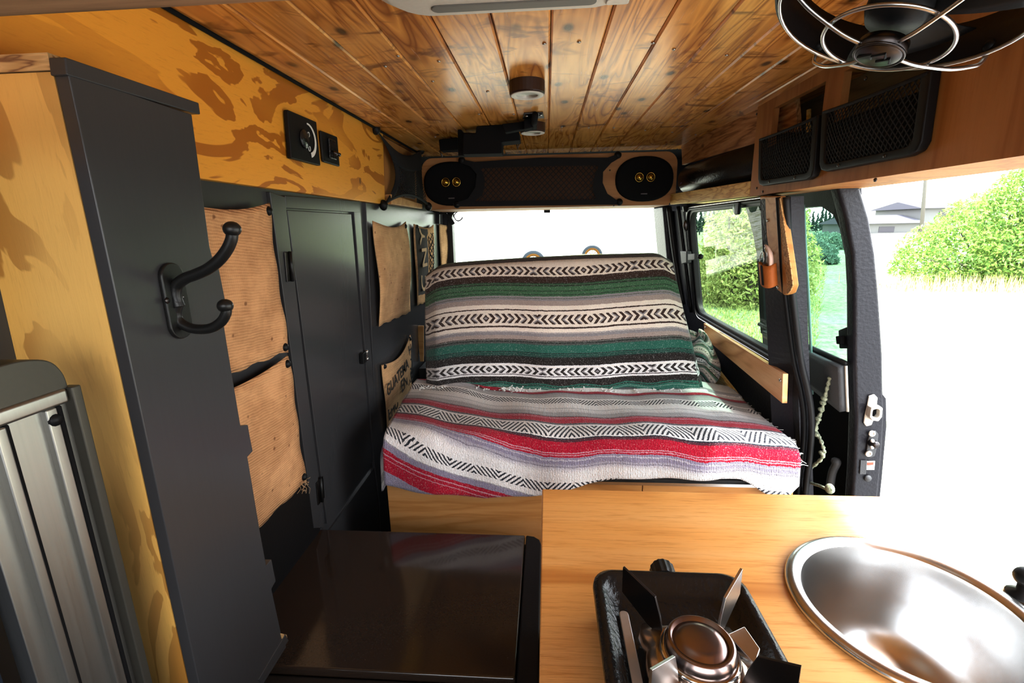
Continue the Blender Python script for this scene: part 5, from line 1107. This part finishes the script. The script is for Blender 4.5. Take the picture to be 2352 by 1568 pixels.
# houses, pole
for (x0_, x1_, y_, z0_, z1_, zr, lb) in ((26.0,30.3,42,-.2,.75,1.45,'pale low house with grey roof on the horizon left of pole'), (31.2,36.5,43,.3,1.9,2.55,'pale house with taller roof half hidden by the large bush')):
    t = thing('house', lb, 'house', ((x0_+x1_)/2, y_, z0_-.5))
    MB().box(x0_,x1_,y_,y_+6,z0_-.8,z1_).build('wall', 'wallp', t)
    MB().prism([(x0_-.4,y_-.4,z1_), (x0_-.4,y_+6.4,z1_), (x0_-.2,y_+3,zr)], (x1_-x0_+.8,0,0)).build('roof', 'roof', t)
    MB().box(x0_+1.2,x0_+2.4,y_-.03,y_,z1_-.7,z1_-.25).build('window', 'roof', t)
p = thing('utility_pole', 'thin pale wooden utility pole standing behind the large bush', 'pole', (25.4,35,GZ))
MB().tube([(25.5,35,GZ), (25.0,35,5.2)], .11, 8).build('post', 'bark', p, smooth=True); MB().box(24.1,25.9,34.95,35.05,4.5,4.62).build('crossarm', 'bark', p)
# farm wheels seen through the rear window
for (x, y, lb) in ((0,0,'left large wheel with yellow rim standing in the pale field'), (1,0,'right large grey wheel with yellow rim farther out in field')):
    x, y, z = (((-0.6128,22.5000,-0.6420)), ((2.4872,26.5000,-0.5949)))[x]
    t = thing('farm_wheel', lb, 'wheel', (x, y, z-.55), 'wheels in the field')
    MB().lathe([(.42,-.10), (.52,-.11), (.56,-.05), (.56,.05), (.52,.11), (.42,.10), (.42,-.10)], (x,y,z), (0,1,0), 36, caps=False).build('tyre', 'tyre', t, smooth=True)
    MB().lathe([(.42,.06), (.38,.04), (.30,.0), (.42,-.06)], (x,y,z), (0,1,0), 36, caps=False).build('rim', 'rim', t, smooth=True)
    m = MB()
    for k in range(8): a = k*math.pi/4; m.tube([(x,y,z), (x+math.cos(a)*.40,y,z+math.sin(a)*.40)], .018, 5)
    m.build('spokes', 'rim', t)
    MB().tube([(x,y-.1,z), (x,y+.9,z)], .06, 8).build('axle', 'bark', t)

# ------------------------------------------------------------------ fan
fn_ = thing('cage_fan', 'round black fan with chrome wire guard at top right corner', 'fan', (.315,.507,1.158))
FC = V3((.315,.507,1.158)); FN = V3((-.333,-.085,-.939)).normalized(); fu = FN.cross(V3((0,1,0))).normalized(); fv = FN.cross(fu)
def fp(r, a, h): return FC + fu*math.cos(a)*r + fv*math.sin(a)*r + FN*h
def ring(r, h, w_, n=56): return MB().tube([fp(r, 2*math.pi*k/n, h) for k in range(n)], w_, 8, True)
ring(.099, .0, .0017).build('outer_wire', 'silver', fn_, smooth=True)
ring(.0507, .0255, .0019).build('inner_wire', 'silver', fn_, smooth=True)
m = MB(); m.lathe([(.1015,-.003), (.1045,-.003), (.1045,-.020), (.1005,-.040), (.0985,-.040), (.1015,-.020), (.1015,-.003)], FC, FN, 56, fu, caps=False); m.build('housing_ring', 'black', fn_, smooth=True)
MB().lathe([(.0001,.041), (.017,.040), (.0195,.038), (.0205,.034), (.0200,.028), (.0001,.028)], FC, FN, 32, fu).build('hub_cap', 'gunmetal', fn_, smooth=True)
ring(.0195, .0385, .0013, 32).build('hub_rim', 'gunmetal', fn_, smooth=True)
for k, (a, b) in enumerate(((-.009,-.003), (-.001,.005), (.007,.0))):
    MB().tube([FC+fu*(a-.004)+fv*(b-.006)+FN*.0408, FC+fu*(a+.002)+fv*(b+.004)+FN*.0408, FC+fu*(a+.006)+fv*(b-.002)+FN*.0408], .0013, 5).build('embossed_mark', 'black', fn_)
def ang_of(px):
    return px
for a in (6.11, 1.45, 3.14, 4.57):
    pts = [fp(r, a, h) for r, h in ((.019,.0345), (.035,.033), (.052,.0290), (.075,.022), (.093,.013), (.102,.006), (.1045,-.008))]
    MB().tube(spline(pts, 4), .0019, 8).build('guard_spoke', 'silver', fn_, smooth=True)
for k in range(3):
    a0 = 2*math.pi*k/3+.9
    def bl_(a, b): r = lerp(.022, .090, b); t = a0+(a-.5)*lerp(.9, 1.15, b)+.35*b; return fp(r, t, -.004-.026*(a-.2))
    MB().grid(bl_, 10, 8).build('blade', 'black', fn_, smooth=True, norm=False, solid=.0016)
MB().lathe([(.0001,.012), (.022,.010), (.026,.0), (.026,-.05), (.020,-.06), (.0001,-.06)], FC, FN, 28, fu).build('motor', 'black', fn_, smooth=True)
for a in (.3, 1.87, 3.44, 5.01): MB().tube([fp(.024, a, -.035), fp(.100, a, -.032)], .0035, 6).build('rear_strut', 'black', fn_, smooth=True)
MB().tube(spline([fp(.104, .75, -.02), fp(.125,.6,-.03), V3((.43,.52,1.18)), V3((.549,.54,1.19))]), .008, 8).build('mounting_arm', 'black', fn_, smooth=True)
MB().box(.535,.5515,.50,.58,1.16,1.22).build('mounting_foot', 'black', fn_, bevel=.004)
for a in (6.11, 1.45, 3.14, 4.57): MB().ball(fp(.104, a, -.010), .006, n=10).build('guard_clip', 'black', fn_, smooth=True)

# ------------------------------------------------------------------ light, sky, camera
w = D.worlds.new('sky'); bpy.context.scene.world = w; w.use_nodes = True; nt = w.node_tree; bg = nt.nodes['Background']
tc = nt.nodes.new('ShaderNodeTexCoord'); sp_ = nt.nodes.new('ShaderNodeSeparateXYZ'); nt.links.new(tc.outputs['Generated'], sp_.inputs[0])
rp = nt.nodes.new('ShaderNodeValToRGB'); nt.links.new(sp_.outputs[2], rp.inputs[0]); rp.color_ramp.elements[0].position = .0; rp.color_ramp.elements[0].color = (1,1,1,1); rp.color_ramp.elements[1].position = .7; rp.color_ramp.elements[1].color = (.80,.90,1,1)
nt.links.new(rp.outputs[0], bg.inputs[0]); bg.inputs[1].default_value = 3.2
sl = D.lights.new('sun', 'SUN'); sl.energy = 5.0; sl.angle = math.radians(3); sl.color = (1,.97,.92); so = D.objects.new('sun', sl); C.objects.link(so)
so.rotation_euler = V3((-.50, .10, -1.0)).to_track_quat('-Z', 'Y').to_euler()
def portal(loc, size, dirn):
    l = D.lights.new('window_portal', 'AREA'); l.shape = 'RECTANGLE'; l.size, l.size_y = size; l.cycles.is_portal = True
    o = D.objects.new('window_portal', l); C.objects.link(o); o.location = loc; o.rotation_euler = V3(dirn).to_track_quat('-Z', 'Z').to_euler()
portal((.72,.55,.5), (1.35,1.3), (-1,0,0)); portal((.06,2.6,.86), (1.1,.42), (0,-1,0)); portal((0,-.74,.9), (1.3,.75), (0,1,0)); portal((.66,1.66,.8), (.8,.5), (-1,0,0))

cam = D.cameras.new('camera'); co = D.objects.new('camera', cam); C.objects.link(co); bpy.context.scene.camera = co
cam.sensor_width = 36; cam.lens = 1089./2352*36; cam.clip_start = .02; cam.clip_end = 400
Rr = [[0.99736, 0.001043, 0.072604], [0.070342, 0.234175, -0.969646], [-0.018014, 0.972194, 0.233484]]
co.matrix_world = Matrix.Translation((0,0,.975)) @ Matrix(Rr).to_4x4()
sc_ = bpy.context.scene
sc_.view_settings.view_transform = 'Standard'; sc_.view_settings.look = 'None'; sc_.view_settings.exposure = 1.08; sc_.view_settings.gamma = 1.0
vs = sc_.view_settings; vs.use_curve_mapping = True; cv = vs.curve_mapping.curves[3]
for p_ in ((.10,.065), (.30,.265), (.62,.70), (.85,.93)): cv.points.new(*p_)
vs.curve_mapping.update()
sc_.cycles.use_denoising = True; sc_.cycles.max_bounces = 10; sc_.cycles.transparent_max_bounces = 16; sc_.cycles.sample_clamp_indirect = 8
